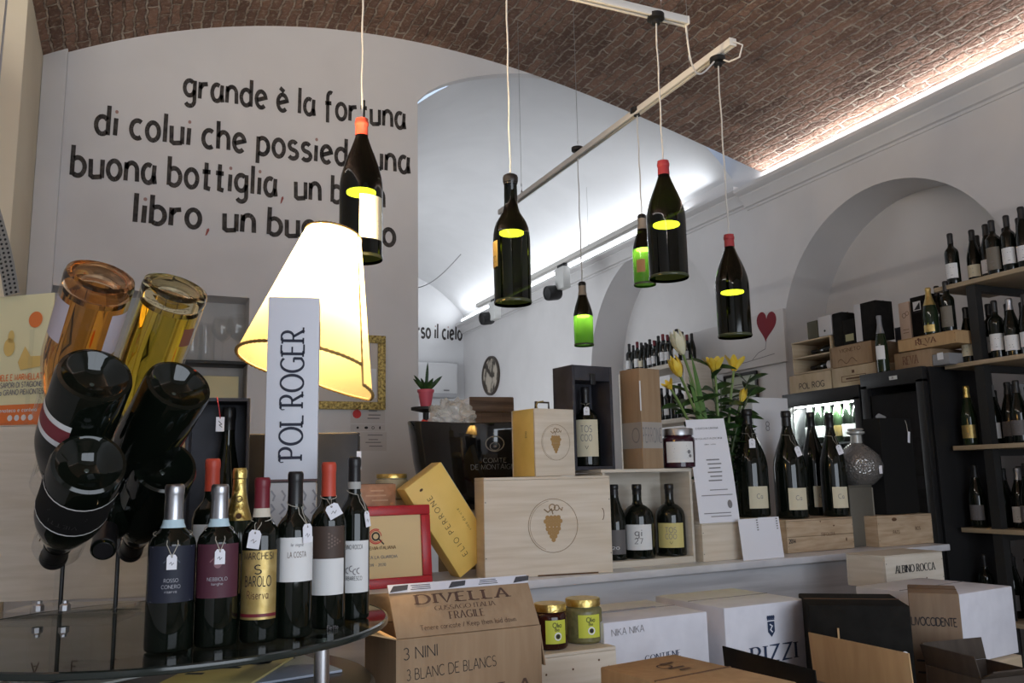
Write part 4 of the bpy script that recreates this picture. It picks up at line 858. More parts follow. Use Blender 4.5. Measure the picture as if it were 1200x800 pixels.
# stack under the REVA crate
F3 = fr(1048, 1092, 411, 2.041, TX + .03); t = carton('wine_carton', 'lower brown carton with red-brown mark under the long wooden box', F3, .26, CARD); txt(t, 'REVA', -t['w'] * .05, t['h'] * .3, t['h'] * .45, t['w'] * .4, mat('rust_ink', (.13, .045, .025), .7), style='serif', w=.16)
F4 = fr(1093, 1113, 414, 2.041, TX + .03); t = carton('wine_carton', 'grey-wrapped carton end beside the lower brown carton', F4, .26, mat('grey_wrap', (.24, .24, .25), .4)); lettering(t, rect(-.02, .03, .02, .07), PAPER)
z3 = F3[0].z + max(F3[2], F4[2]) + .002
F5 = fr(1052, 1121, 392, z3, TX + .01); t = crate('wine_crate', 'long light wooden crate with red-brown burnt lettering on top of the dark fridge', F5, .24, CARD_L, rim=.006)
txt(t, 'REVA', 0, t['h'] * .32, t['h'] * .42, t['w'] * .34, mat('rust_ink', (.13, .045, .025), .7), style='serif', w=.18); lettering(t, disc(-t['w'] * .12, t['h'] * .76, .008) + ribbon([(-.02, t['h'] * .3), (0, t['h'] * .2), (.005, t['h'] * .12)], lambda q: .004), mat('rust_ink', (.13, .045, .025), .7), name='emblem')
z5 = F5[0].z + F5[2] + .002
F6 = fr(1038, 1052, 384, 2.041, TX + .11); carton('gift_box', 'dark slate carton standing behind the long wooden crate', (F6[0] + Vector((.12, .02, 0)), .12, F6[2] + .02, F6[3]), .14, DARKBOX, 'gift box')
t = carton('gift_box', 'pale pink gift box with line drawing above the long wooden crate', fr(1053, 1065.5, 354, z5, TX + .12), .09, mat('pink_card', (.56, .42, .33), .7), 'gift box')
lettering(t, ring(.0, t['h'] * .66, .014, .003, 16) + ring(.022, t['h'] * .7, .012, .003, 16) + lines(-.025, .03, [t['h'] * .3, t['h'] * .22], .003), INKB, name='line_drawing')
t = carton('gift_box', 'wide black gift box with a square pale emblem above the long wooden crate', fr(1066.5, 1092, 346, z5, TX + .115), .11, BLACKCARD, 'gift box')
w, h = t['w'], t['h']; lettering(t, rect(-.055, h - .085, 0, h - .03), PAPER, name='emblem_card'); lettering(t, [[(-.05, h - .08), (-.006, h - .08), (-.006, h - .036)]] + lines(-.055, 0, [h - .095], .004), BLACK, lambda x, z: Vector((x, -.0022, z)), 'emblem_drawing')
pz = F5[0]; p = RW(TX + .06).hit(1092, 380)
bottle('sparkling_bottle', 'gold-necked sparkling bottle standing on the long wooden crate', (TX + .055, p.y, z5), -PI / 2 + .3, min(.34, RW(TX + .06).hit(1090, 337).z - z5), .042, 'champagne', GLASS_G, GOLDLAB, .62, None, [(.05, .2, .8, GOLDLAB, [], 0)], n=20)
for k, (px, kd, lab) in enumerate(((1102, 9, 'dark unlabelled bottle just right of the gold-necked bottle on the wooden crate'), (1113, 2, 'bottle with pale label at the right end of the long wooden crate'))):
    p = RW(TX + .10 + .06 * (k == 0)).hit(px, 385); put(kd, Vector((p.x, p.y, z5 + .0005)), -PI / 2 + .3, lab, 'bottles on the long wooden crate')

# ================================================================== THE COUNTER
CL, CRt = COUNTER.hit(430, 700), COUNTER.hit(1113, 635)
cw = (Vector((CRt.x, CRt.y)) - Vector((.50, COUNTER.p.y - (1.41 - .50) * math.tan(COUNTER.a)))).length
c0 = Vector((.50, COUNTER.p.y - (1.41 - .50) * math.tan(COUNTER.a), 0)); CD = .51
t = thing('shop_counter', 'long counter with white top and whitewashed board front, crowded with bottles and boxes', 'counter', c0, COUNTER.a)
MB().box((cw / 2, CD / 2, CZ - .016), (cw, CD, .032), COUNTER_M, .004).build('counter_top', None, t)
fw_ = (COUNTER.back(.05).hit(1020, 680) - c0).length
for k in range(3):
    za, zb = ((.70, 1.037), (.36, .697), (.02, .357))[k]
    MB().box((fw_ / 2 + .02, .06, (za + zb) / 2), (fw_ - .04, .025, zb - za), WHITEWASH, .002).build('front_board', None, t)
MB().box((fw_ - .02, CD / 2 + .02, .515), (.03, CD - .1, 1.03), COUNTER_M).build('end_board', None, t)
MB().box((.03, CD / 2 + .02, .515), (.03, CD - .1, 1.03), COUNTER_M).build('end_board', None, t)
MB().box((cw - .08, CD - .08, .517), (.05, .05, 1.034), IRON).build('leg', None, t)
MB().box((cw - .08, .10, .517), (.05, .05, 1.034), IRON).build('leg', None, t)
ZC = CZ + .0008
def cp(px, back, py=650): p = COUNTER.back(back).hit(px, py); return Vector((p.x, p.y, ZC))
def cf(x0, x1, yt, back, zb=ZC, yc=None): return face(COUNTER.back(back), x0, x1, yt, None, zb, yc=yc or 610)
# big crate with grape emblem, small crate box on it
FA = cf(572, 710, 558, .07); FA = (FA[0], FA[1] * .985, FA[2], COUNTER.a - math.radians(11)); t = crate('wine_crate', 'large pale wooden crate with grape-bunch emblem standing on the counter', FA, .14, CRATE_M)
grape_mark(t, t['w'] * .03, t['h'] * .5, t['h'] * .27); lettering(t, ribbon(A(t['w'] * .42, t['h'] * .6, .012, .025, -70, 70, 8), lambda q: .003), INKB, name='pencil_mark')
lettering(t, rect(-t['w'] * .1, 0, t['w'] * .38, .006), INKB, name='lower_edge_chip')
zA = FA[0].z + FA[2] + .001
pA = COUNTER.back(.10).hit(640, 520); pR = COUNTER.back(.10).hit(672, 520); w6 = .245
c = Vector(pA); hA = COUNTER.back(.10).hit(640, 481).z - zA
pl = Plane(pA, COUNTER.a + math.radians(6)); FB = face(pl, 627, 673, 479, None, zA, yc=520); FBl = (FB[0], FB[1], FB[2], FB[3])
t = thing('gift_crate', 'smaller wooden gift box with golden side and rope handle, on the large crate', 'wooden box', FB[0], FB[3]); w, h = FB[1], FB[2]; d = .165
MB().box((0, .004, h / 2), (w, .008, h), CRATE_M, .001).build('front_panel', None, t); MB().box((0, d - .004, h / 2), (w, .008, h), CRATE_M, .001).build('back_panel', None, t)
MB().box((-w / 2 + .004, d / 2, h / 2), (.008, d - .017, h), YBOX, .001).build('golden_side_panel', None, t); MB().box((w / 2 - .004, d / 2, h / 2), (.008, d - .017, h), CRATE_M, .001).build('side_panel', None, t)
MB().box((0, d / 2, h - .004), (w - .017, d - .017, .007), CRATE_M).build('lid', None, t)
grape_mark(t, w * .02, h * .5, w * .36)
txt(t, 'ELIO', 0, 0, .010, None, INKB, lambda x, z: Vector((-w / 2 - .0012, d * .4, h * .62 + x)) + Vector((0, -z, 0)), name='side_lettering')
MB().tube([(-.035, d / 2, h), (-.035, d / 2, h + .034), (.035, d / 2, h + .034), (.035, d / 2, h)], .0045, 8).build('handle', mat('handle_dark', (.05, .035, .025), .6), t)
MB().tube([(-.05, d * .3, h), (-.052, d * .32, h + .018), (-.035, d * .4, h + .032), (0, d * .45, h + .038)], .0035, 6).build('rope', GOLDLAB, t)
# open shelf box
FS = cf(708, 813, 549, .12); c, w, h, a = FS; d = .22; e = .012
SHW, SHH = w, h
t = thing('display_shelf', 'open pale wooden display box on the counter with three bottles inside', 'shelf unit', c, a)
MB().box((0, d / 2, h - .007), (w + .012, d, .014), PALE, .001).build('top_board', None, t); ef = .028; MB().box((0, d / 2, ef / 2), (w - 2 * e - .001, d, ef), PALE, .001).build('bottom_board', None, t)
for sx in (-1, 1): MB().box((sx * (w / 2 - e / 2), d / 2, (h - .015) / 2), (e, d, h - .015), PALE, .001).build('side_board', None, t)
MB().box((0, d - .005, h / 2), (w - 2 * e - .001, .008, h - .03), PALE).build('back_board', None, t)
zs = ZC + ef + .0005; SP = COUNTER.back(.12 + .08)
inkg = lambda R, s, m=INK: [(shift(text2d(s, .02, w=.09, gap=.3)[0], -.02, .0), m)]
def lab(z0, z1, half, m, H, items, ang=0, extra=()):
    """items: (text, centre fraction of the label, height in metres, width in metres, ink)"""
    ink = []
    for s, fz, hh, ww, im in items:
        p, dd, w_ = text2d(s, hh, w=.12, gap=.22); sx = ww / w_
        ink.append(([[(x * sx - ww / 2, y + (z0 + (z1 - z0) * fz) * H) for x, y in q] for q in p + dd], im))
    return (z0, z1, half, m, ink, ang, extra)
for px, R, H, shp, lb, nm in ((721, .050, .285, 'burgundy', lambda H: lab(.08, .40, 1.0, GREYLAB, H, [('20', .2, .012, .03, PAPER)]), 'dark bottle with grey label, left of three in the display box'),
                              (748, .069, .29, 'squat', lambda H: lab(.12, .46, .95, LIGHT, H, [('gi', .55, .03, .03, INKG), ('27', .25, .022, .035, INKG)]), 'squat bottle with white label, middle of three in the display box'),
                              (786, .067, .29, 'squat', lambda H: lab(.12, .46, .95, YLAB, H, [('TOS', .62, .022, .05, INKG), ('COO', .36, .022, .05, INKG), ('V', .15, .01, .012, INK)]), 'squat bottle with yellow label, right of three in the display box')):
    p = SP.hit(px, 620); H2 = SP.hit(px, 567 + (785 - px) * .01).z - zs
    o = bottle('wine_bottle', nm, (p.x, p.y, zs), face_cam(p), H2, R, shp, GLASS_B, CAP_K, .86, None, [lb(H2)])
    if px == 785: price_tag(o, 'the yellow-labelled bottle in the display box', .68, -.25, .030, .040, zn=.73)
    if px == 722: price_tag(o, 'the grey-labelled bottle in the display box', .60, .5, .018, .036, tilt=.5, zn=.70)
# things on top of the display box
zt = FS[0].z + FS[2] + .0008
c, w, h, a = face(COUNTER.back(.22), 680, 721, 428, None, zt, yc=500)
FD = face(Plane(COUNTER.back(.19).hit(703, 480), COUNTER.a + math.radians(3)), 675, 722, 428, None, zt, yc=490)
c, w, h, a = FD; d = .15
t = thing('presentation_box', 'dark charcoal presentation case holding a large bottle, on the display box', 'gift box', c + COUNTER.n * .02, a)
e = .014
MB().box((-w / 2 + e / 2, d / 2, h / 2), (e, d, h), DARKBOX, .001).build('side_wall', mat('brown_case_side', (.10, .07, .055), .6), t); MB().box((w / 2 - e / 2, d / 2, h / 2), (e, d, h), DARKBOX, .001).build('side_wall', None, t)
MB().box((0, d - e / 2, h / 2), (w - 2 * e - .001, e, h), DARKBOX).build('back_wall', None, t); MB().box((0, d / 2 - e / 2, e / 2), (w - 2 * e - .001, d - e - .001, e), DARKBOX).build('bottom', None, t)
b = MB(); b.box((0, d / 2 - e / 2, h - .033), (w - 2 * e - .001, d - e - .001, .066), DARKBOX, .002); b.build('top', None, t)
MB().box((0, -.001, h - .06), (.028, .012, .05), None, .003).build('catch', BLACK, t)
R = .060; p = c + COUNTER.n * (.02 + .066) + COUNTER.d * .002; p.z = zt + e + .001; H2 = SP.back(-.0).hit(697, 452).z - p.z
o = bottle('magnum_bottle', 'large bottle with cream label standing in the dark presentation case', p, face_cam(p), H2, R, 'squat', GLASS_B, CAP_K, .80, None, [lab(.12, .58, 1.0, CREAM, H2, [('TOS', .66, .028, .05, INKG), ('COO', .42, .028, .05, INKG), ('V', .2, .014, .014, INK)])])
price_tag(o, 'the large bottle in the dark presentation case', .74, .08, .026, .036, zn=.80)
pl = Plane(COUNTER.back(.20).hit(752, 500), COUNTER.a - math.radians(30)); FE = face(pl, 723, 753, 434, None, zt, yc=500)
c, w, h, a = FE; t = thing('wine_carton', 'tall brown carton wrapped with printed tape, on the display box', 'box', Vector((COUNTER.back(.145).hit(752, 500).x, COUNTER.back(.145).hit(752, 500).y, zt)), -math.radians(33))
h = COUNTER.back(.145).hit(752, 431).z - zt; s_ = .128
MB().box((-.0, s_ * .707, h / 2), (s_, s_, h), CARD, .002, Matrix.Rotation(PI / 4, 4, 'Z')).build('box_body', None, t)
b = MB()
for q in (-1, 1):
    ex = Vector((.7071 * 1, .7071 * q * 1, 0)) if q == 1 else Vector((-.7071, .7071, 0))
    nn = Vector((ex.y, -ex.x, 0)) if q == 1 else Vector((-ex.y, ex.x, 0))
    P = lambda x, z: Vector((0, 0, 0)) + ex * (.002 + x * (s_ - .004)) + nn * .0008 + Vector((0, 0, z)) + Vector((0, 0, 0))
    b.poly([P(0, h * .20), P(1, h * .20), P(1, h * .46), P(0, h * .46)], mat('printed_tape', (.36, .33, .30), .35))
b.build('tape', None, t, solid='keep')
exl, exr = Vector((-.7071, .7071, 0)), Vector((.7071, .7071, 0)); nl_, nr_ = Vector((-.7071, -.7071, 0)), Vector((.7071, -.7071, 0))
pp, dd, w_ = text2d('PERRONE', h * .14, w=.10, gap=.24); sx = s_ * .92 / w_
lettering(t, [[(x * sx, z) for x, z in q] for q in pp], INKG, lambda x, z: exr * (.004 + x) + nr_ * .0016 + Vector((0, 0, h * .26 + z)))
pp, dd, w_ = text2d('O', h * .14, w=.10); lettering(t, pp, INKG, lambda x, z: exl * (.060 - x * .8) + nl_ * .0016 + Vector((0, 0, h * .26 + z)))
MB().box((0, -.001, h * .72), (.006, .002, h * .3), PAPER).build('torn_tape', None, t)
# jam jar
def jar(name, label, loc, R, H, lid, cont, labm, items=(), group=None, rz=0, ang=0, half=.9):
    t = thing(name, label, 'jar', loc, rz, group)
    MB().lathe([(0, 0), (R * .9, 0), (R, .006), (R, H * .70), (R * .97, H * .76), (R * .86, H * .80), (R * .86, H * .83), (0, H * .83)], 32).build('jar_body', cont, t)
    MB().lathe([(R * .90, H * .825), (R * .93, H * .83), (R * .93, H * .975), (R * .90, H), (R * .82, H * 1.0), (0, H * .992)], 40).build('lid', lid, t)
    if labm:
        label_mesh(R, H * .14, H * .66, half, labm, [(shift(p, 0, 0), m_) for p, m_ in items], ang, off=.0008).build('paper_label', None, t, solid='keep')
    return t
p = COUNTER.back(.17).hit(796, 540); R = .5 * abs((COUNTER.back(.15).hit(813, 540) - COUNTER.back(.15).hit(780, 540)).length) * .92; H = COUNTER.back(.15).hit(796, 502).z - zt
jar('jam_jar', 'dark jam jar with silver lid and white label on the display box', (p.x, p.y, zt), R, H, SILVER, mat('plum_jam', (.035, .008, .018), .12), LIGHT, [(lines(-R * .5, R * .5, [H * .55, H * .48, H * .4, H * .25], .0025), INKG), (disc(R * .55, H * .4, R * .12) + disc(R * .62, H * .3, R * .1), INKG)], rz=face_cam(p), ang=.1)
# small wooden box with the typed sheet leaning on it
FW_ = cf(822, 872, 612, .10); t = crate('wine_crate', 'small plain wooden box on the counter under the typed white sheet', FW_, .16, CRATE_M, rim=.008)
pA, pB = COUNTER.back(.09).hit(820, 612), COUNTER.back(.09).hit(867, 609); zS = FW_[0].z + FW_[2] + .001
ptl, ptr = COUNTER.back(.13).hit(803, 492), COUNTER.back(.13).hit(848, 490)
ex = (pB - pA); ex.z *= 1; sw = ex.length; bl = Vector((pA.x, pA.y, zS)); br = Vector((pB.x, pB.y, zS))
t = thing('typed_sheet', 'white typed sheet of paper propped on the small wooden box', 'paper', bl, 0)
up = (ptl - bl); L_ = up.length
P = lambda u, v: (br - bl) * u + up * v + (ptr - ptl - (br - bl)) * u * v
nn = (br - bl).cross(up).normalized()
b = MB(); n_ = 8
b.grid([[P(u / n_, v / n_) + nn * (.006 * math.sin(PI * v / n_)) for u in range(n_ + 1)] for v in range(n_ + 1)]); b.grid([[P(u / n_, v / n_) + nn * (.006 * math.sin(PI * v / n_) - .0008) for u in range(n_ + 1)] for v in range(n_ + 1)]); b.build('paper_sheet', PAPER_W, t, solid='keep')
PF = lambda x, z: P(x, z) + nn * (.006 * math.sin(PI * z) + .0012)
ps = []
for s, v, x0, x1, hh in (('EVENTO IN CANTINA', .90, .22, .80, .018), ('DEGUSTAZIONI', .80, .12, .85, .016), ('dei vini', .745, .38, .66, .014)):
    p_, d_, w_ = text2d(s, 1, w=.14); ps += [[(x0 + x / w_ * (x1 - x0), v + y * hh) for x, y in q] for q in p_]
ps += [q for v in (.60, .56, .52, .48, .44, .40) for q in lines(.34, .76, [v], .012, .2)] + [q for v in (.31, .26, .09, .06) for q in lines(.12, .9, [v], .008, .3)] + disc(.8, .17, .06, .04)
lettering(t, ps[:-1], INKG, PF); lettering(t, ps[-1:], INKG, PF, 'vignette')
for k, (x0, x1, yb_, yt, lab_, tl_) in enumerate(((871, 896, 656, 608, 'left white leaflet of a pair leaning on the counter before the big bottles', 0), (895, 919, 653, 606, 'right white leaflet of a pair leaning on the counter before the big bottles', 0))):
    pl = COUNTER.back(.035 + .004 * k); a_, b_ = pl.hit(x0, 650), pl.hit(x1, 650); hh = pl.hit(x0, yt).z - ZC; w_ = (a_ - b_).length
    t = thing('leaflet', lab_, 'leaflet', (a_.x, a_.y, ZC), COUNTER.a, 'white leaflets on the counter')
    b = MB(); M_ = Matrix.Rotation(math.radians(-6), 4, 'X'); b.box((w_ / 2, .001, hh / 2), (w_, .0016, hh)); [setattr(v, 'co', M_ @ v.co) for v in b.bm.verts]; b.build('paper_sheet', PAPER_W, t)
    lettering(t, [q for z in (.70, .76, .82, .88, .94) for q in rect(w_ * .82, hh * z, w_ * .90, hh * (z + .03))], INKG, lambda x, z: M_ @ Vector((x, -.0016, z)))
# wooden crate with the giant bottles
FC = cf(921, 999, 607, .15); t = crate('wine_crate', 'flat reddish wooden crate on the counter under three giant bottles', FC, .28, PINE_R, planks=2, rim=.008)
w, h = t['w'], t['h']; txt(t, '2014', -w * .43, h * .3, .018, .045, INK, w=.2); txt(t, 'TRIFOLERA', w * .1, h * .45, .016, .10, INKB, w=.12)
lettering(t, disc(.2 * w, .75 * h, .006, .004) + disc(.38 * w, .3 * h, .005, .009) + disc(0, .9 * h, .004), INKB, name='wood_knot')
zG = FC[0].z + FC[2] + .0008
pl0 = COUNTER.back(.20)
FC2 = cf(874, 913, 606, .20); t = crate('wine_crate', 'short wooden crate behind the two white leaflets, under one giant bottle', FC2, .17, PINE, rim=.008); zG2 = FC2[0].z + FC2[2] + .0008
for px, ptop, back, lab_, tg in ((880, 480, .275, 'giant bottle with cream label standing alone between typed sheet and tall white box', (.72, .25)), (926, 482, .245, 'giant bottle with cream label, left end of the flat reddish crate', (.66, .55)), (955, 483, .375, 'giant bottle in the middle of the three on the flat reddish crate', None), (977, 484, .228, 'giant bottle with cream label, right end of the flat reddish crate', (.68, .55))):
    pl = COUNTER.back(back); z0 = zG2 if px < 900 else zG; p = pl.hit(px, 560); p.z = z0; H = pl.hit(px, ptop).z - z0; R = .084 if px < 900 else .081 if px < 940 else .068
    o = bottle('giant_bottle', lab_, p, face_cam(p), H, R, 'big', GLASS_B, CAP_K, .86, None, [lab(.08, .28, .62, CREAM, H, [('Ca', .45, .022, .03, INKG)], .45)], group=None, n=40)
    if tg: price_tag(o, {880: 'the lone giant bottle', 926: 'the left giant bottle on the reddish crate', 977: 'the right giant bottle on the reddish crate'}[px], tg[0], tg[1], .030, .045 if px < 900 else .05, tilt=0 if px < 900 else .35, zn=.78)
# tall white box behind
FT = cf(886, 928, 466, .44, yc=540); pl = Plane(COUNTER.back(.38).hit(903, 540), COUNTER.a - math.radians(0)); t = thing('gift_box', 'tall white gift box behind the giant bottles', 'gift box', FT[0], FT[3]); c, w, h, a = FT
MB().box((0, .05, h / 2), (w, .10, h), None, .002).build('box_body', mat('glossy_white_card', (.66, .66, .68), .4), t)
lettering(t, ring(-w * .12, h * .82, .012, .004, 20) + ring(-w * .12, h * .79, .012, .004, 20), INKG, name='emblem'); txt(t, 'PERRONE', 0, 0, .022, .10, INKG, lambda x, z: Vector((w * .3 - z, -.0014, h * .55 + x)), name='side_lettering')
# glass decanter with woven pattern on a grey metal box
FM = cf(998, 1026, 570, .18); t = thing('metal_tin', 'grey-green metal box on the counter beneath the patterned decanter', 'tin box', FM[0], FM[3]); c, w, h, a = FM
MB().box((0, .06, h / 2), (w, .12, h), None, .006).build('tin_body', mat('grey_tin', (.16, .15, .125), .35, .3), t); MB().box((w / 2 - .006, -.001, h / 2), (.006, .003, h * .96), mat('tin_seam', (.42, .40, .34), .3, .5)).build('tin_seam', None, t)
MB().box((0, .06, h + .004), (w * .98, .115, .008), None, .002).build('tin_lid', mat('grey_tin', (.16, .15, .125), .35, .3), t)
p = COUNTER.back(.24).hit(1007, 560); zD = c.z + h + .0085; Hd = COUNTER.back(.24).hit(1000, 502).z - zD; Rd = .5 * (COUNTER.back(.24).hit(988, 540) - COUNTER.back(.24).hit(1026, 540)).length
def quilt():
    m, N, L, bs = newmat('quilted_glass'); tc = N.new('ShaderNodeTexCoord'); w1 = N.new('ShaderNodeTexVoronoi'); w1.inputs['Scale'].default_value = 95
    bp = N.new('ShaderNodeBump'); bp.inputs['Strength'].default_value = 1; bp.inputs['Distance'].default_value = .004; L.new(tc.outputs['Object'], w1.inputs[0]); L.new(w1.outputs[0], bp.inputs['Height']); L.new(bp.outputs[0], bs.inputs['Normal'])
    bs.inputs['Base Color'].default_value = (.22, .21, .20, 1); bs.inputs['Roughness'].default_value = .12; bs.inputs['Metallic'].default_value = .5; return m
t = thing('glass_decanter', 'round decanter with diamond-pattern body on the grey metal box', 'decanter', (p.x - .0, p.y, zD), 0)
MB().lathe([(0, 0), (Rd * .55, 0), (Rd * .9, Hd * .14), (Rd, Hd * .32), (Rd * .86, Hd * .52), (Rd * .5, Hd * .66), (Rd * .24, Hd * .74)], 36).build('quilted_body', quilt(), t)
MB().lathe([(Rd * .24, Hd * .74), (Rd * .22, Hd * .88), (Rd * .36, Hd * .91), (Rd * .36, Hd * .94), (Rd * .25, Hd * .95), (Rd * .34, Hd * .98), (Rd * .28, Hd), (0, Hd)], 24).build('stopper_neck', mat('frosted_glass', (.40, .40, .38), .25, .2), t)
MB().box((Rd * .2, -Rd * .98, Hd * .26), (.022, .0012, .042), None, .0004).build('price_card', PAPER_W, t)
# tall black bag-like box on a crate
FK = cf(1028, 1092, 603, .10); t = crate('wine_crate', 'light reddish wooden crate at the right end of the counter', FK, .22, PINE_R, rim=.008)
w, h = t['w'], t['h']; txt(t, 'PATS', -w * .18, h * .4, .016, .05, INKB, w=.14); txt(t, 'BOS', w * .22, h * .48, .016, .04, INKB, w=.14); lettering(t, disc(-.2 * w, .87 * h, .02, .009), INKB, name='wood_knot')
zK = FK[0].z + FK[2] + .001; FL = cf(1034, 1072, 490, .16, zK, yc=540); c, w, h, a = FL
t = thing('gift_bag', 'tall matt black gift bag standing on the right-hand wooden crate', 'gift bag', c, a); d = .11
b = MB(); b.grid([[Vector((sx * w / 2 * k, y * d, z)) for sx, y in ((-1, 0), (1, 0), (1, 1), (-1, 1), (-1, 0))] for k, z in ((.97, 0), (1, .02), (1.0, h * .5), (.96, h * .97), (.95, h))]); b.grid([[Vector((-w / 2 * .95, 0, h - .004)), Vector((w / 2 * .95, 0, h - .004))], [Vector((-w / 2 * .95, d, h - .004)), Vector((w / 2 * .95, d, h - .004))]]); b.build('bag_body', MATTBLACK, t)
MB().tube([(w * .3, -.002, h - .01), (w * .33, -.004, h * .93), (w * .34, -.004, h * .86)], .0015, 5).build('tag_string', STRING, t); MB().box((w * .36, -.005, h * .80), (.018, .0014, h * .12), None, .0004, Matrix.Rotation(.15, 4, 'Y')).build('tag_card', PAPER_W, t)
b = MB(); b.grid([[Vector((-w * .25 + .14 * u * w * 4 / 3, d * .5 + .02 * math.sin(3 * u + v), h - .004 + .035 * v * (1 - abs(u - .5) * 1.2))) for u in [k / 8 for k in range(9)]] for v in (0, .5, 1)]); b.build('tissue_paper', mat('grey_tissue', (.25, .25, .26), .8), t)
# ---- flowers in a glass vase
pv = cp(852, .36); VH = .40
vt = thing('flower_vase', 'tall clear glass vase of water holding the tulips', 'vase', pv, 0); VR_ = .045
MB().lathe([(0, 0), (VR_ * .9, 0), (VR_ * .92, VH), (VR_ * .88, VH), (VR_ * .86, .02), (0, .02)], 32).build('vase_glass', CLEAR, vt)
MB().lathe([(0, .021), (VR_ * .85, .021), (VR_ * .87, VH * .62), (0, VH * .62)], 32).build('water', tinted('vase_water', (.85, .86, .80), .02, 1), vt)
def bez(p0, p1, p2, n=12): return [p0.lerp(p1, k / n).lerp(p1.lerp(p2, k / n), k / n) for k in range(n + 1)]
def leaf_blade(b, base, tip, w, sag=.02, nrm=None, n=8, m=None):
    base, tip = Vector(base), Vector(tip); ax = tip - base; side = ax.cross(nrm or Vector((0, -1, .4))).normalized(); nn = side.cross(ax).normalized(); rows = []
    for k in range(n + 1):
        u = k / n; c = base + ax * u - nn * sag * math.sin(PI * u) * 0 + Vector((0, 0, -sag * u * u)); ww = w * (math.sin(PI * min(1, u * .92 + .06)) ** .8) * .5
        rows.append([c - side * ww + nn * ww * .3, c, c + side * ww + nn * ww * .3])
    rows[-1] = [rows[-1][1]] * 3 if False else [rows[-1][1] + side * 1e-4 * q for q in (-1, 0, 1)]
    b.grid(rows, m)
def flower(px, py, mat_, kind, label, bk, size=.055, lean=None):
    pl = COUNTER.back(bk); tip = pl.hit(px, py); o = Vector((pv.x, pv.y, ZC)); t = thing('cut_flower', label, 'flower', o + Vector((0, 0, .05)), 0, 'flowers in the vase')
    L_ = tip - t.location; s0 = Vector((random.uniform(-.015, .015), random.uniform(-.015, .015), 0)); mid = Vector((L_.x * .25, L_.y * .25, L_.z * .6))
    st = bez(s0, mid, L_); MB().tube(st, [.0065] * len(st), 8).build('stem', STEMG, t)
    dr = (st[-1] - st[-2]).normalized(); q = dr.to_track_quat('Z', 'Y').to_matrix(); b = MB()
    for k in range(6):
        a = 2 * PI * k / 6 + .3; r_ = size * (.46 if kind == 'tulip' else .62); rows = []
        for j in range(7):
            u = j / 6; rad = r_ * (math.sin(PI * (.12 + .62 * u)) if kind == 'tulip' else (.25 + .9 * u)) * (1 if k % 2 else .86); zz = size * 1.55 * u if kind == 'tulip' else size * 1.2 * u * (1 - .25 * u)
            hw = .62 * math.sin(PI * (.15 + .8 * u)); rows.append([L_ + q @ Vector((rad * math.cos(a + d_), rad * math.sin(a + d_), zz - (.004 if abs(d_) > .1 else 0))) for d_ in (-hw, -hw / 2, 0, hw / 2, hw)])
        b.grid(rows)
    b.build('bloom', mat_, t)
    if kind == 'tulip':
        b = MB(); leaf_blade(b, st[5], st[5] + (st[9] - st[5]) * 1.7 + Vector((.03, 0, 0)), .035, .01); b.build('leaf', mat('tulip_leaf', (.10, .20, .05), .4), t)
    return t
flower(800, 414, WPETAL, 'tulip', 'white tulip rising highest from the vase', .30, .078)
flower(797, 440, YPETAL, 'tulip', 'yellow flower at the left of the bunch, below the white tulip', .27, .068)
flower(838, 436, YPETAL, 'lily', 'open yellow flower in the middle of the bunch', .30, .085)
flower(860, 434, YPETAL, 'lily', 'open yellow flower at the right of the bunch', .34, .080)
flower(786, 455, YPETAL, 'lily', 'small yellow bloom lowest at the left of the bunch', .28, .045)
flower(869, 470, YPETAL, 'tulip', 'small yellow bloom low at the right of the bunch', .33, .045)
SPR = [(832, 420, 'middle top'), (806, 452, 'left'), (880, 440, 'right top'), (882, 455, 'right'), (790, 468, 'lower left'), (845, 455, 'centre'), (870, 482, 'lower right'), (822, 482, 'lower centre')]
for k, (px, py, nm) in enumerate(SPR):
    pl = COUNTER.back(.30 + .04 * (k % 3)); tip = pl.hit(px, py); o = Vector((pv.x, pv.y, ZC + .06)); L_ = tip - o
    t = thing('leafy_sprig', f'dark green leafy sprig reaching {nm} of the flower bunch', 'leafy branch', o, 0, 'green sprigs in the vase')
    st = bez(Vector((random.uniform(-.015, .015), random.uniform(-.015, .015), .0)), Vector((L_.x * .2, L_.y * .2, L_.z * .7)), L_); MB().tube(st, .004, 6).build('stem', mat('dark_stem', (.07, .10, .04), .5), t)
    b = MB()
    for j in range(20):
        i0 = 4 + int(j * .42); base = st[min(i0, 12)]; a = j * 2.4 + k; ln = .105 + .06 * random.random()
        leaf_blade(b, base, base + Vector((math.cos(a) * ln, math.sin(a) * ln * .7, .045 + .04 * math.sin(j * 3.1))), .046, .03, Vector((.2 * math.sin(a), -.6, .8)))
    b.build('leaves', LEAF, t)

# ================================================================== BACK OF THE COUNTER: BUCKET, PLANT
pB_ = at(574, 596, 4.12); ZB = pB_.z
t = thing('bucket_stand', 'cream-topped wooden stand under the black bucket', 'stand', (pB_.x, pB_.y, 0), -.1)
MB().box((0, 0, (ZB - .04) / 2), (.46, .24, ZB - .04), noisy('stand_wood', (.22, .15, .06), (.34, .24, .10), (3, 3, 20), .5, .05), .008).build('stand_body', None, t)
MB().box((0, 0, ZB - .02), (.56, .30, .038), mat('cream_stone', (.58, .54, .45), .4), .012).build('stand_top', None, t)
t = thing('ice_bucket', 'huge glossy black champagne bucket with pale emblem, behind the yellow boxes', 'ice bucket', (pB_.x, pB_.y, ZB + .001), -.38)
hb = at(478, 498, 4.12).z - ZB; rb = (at(574, 500, 4.12) - at(478, 500, 4.12)).length; ry_k = .62
def brow(s_, z, wave=0): return [Vector((rb * s_ * math.cos(2 * PI * k / 64), rb * s_ * ry_k * math.sin(2 * PI * k / 64), z + wave * math.cos(4 * PI * k / 64) * .014)) for k in range(65)]
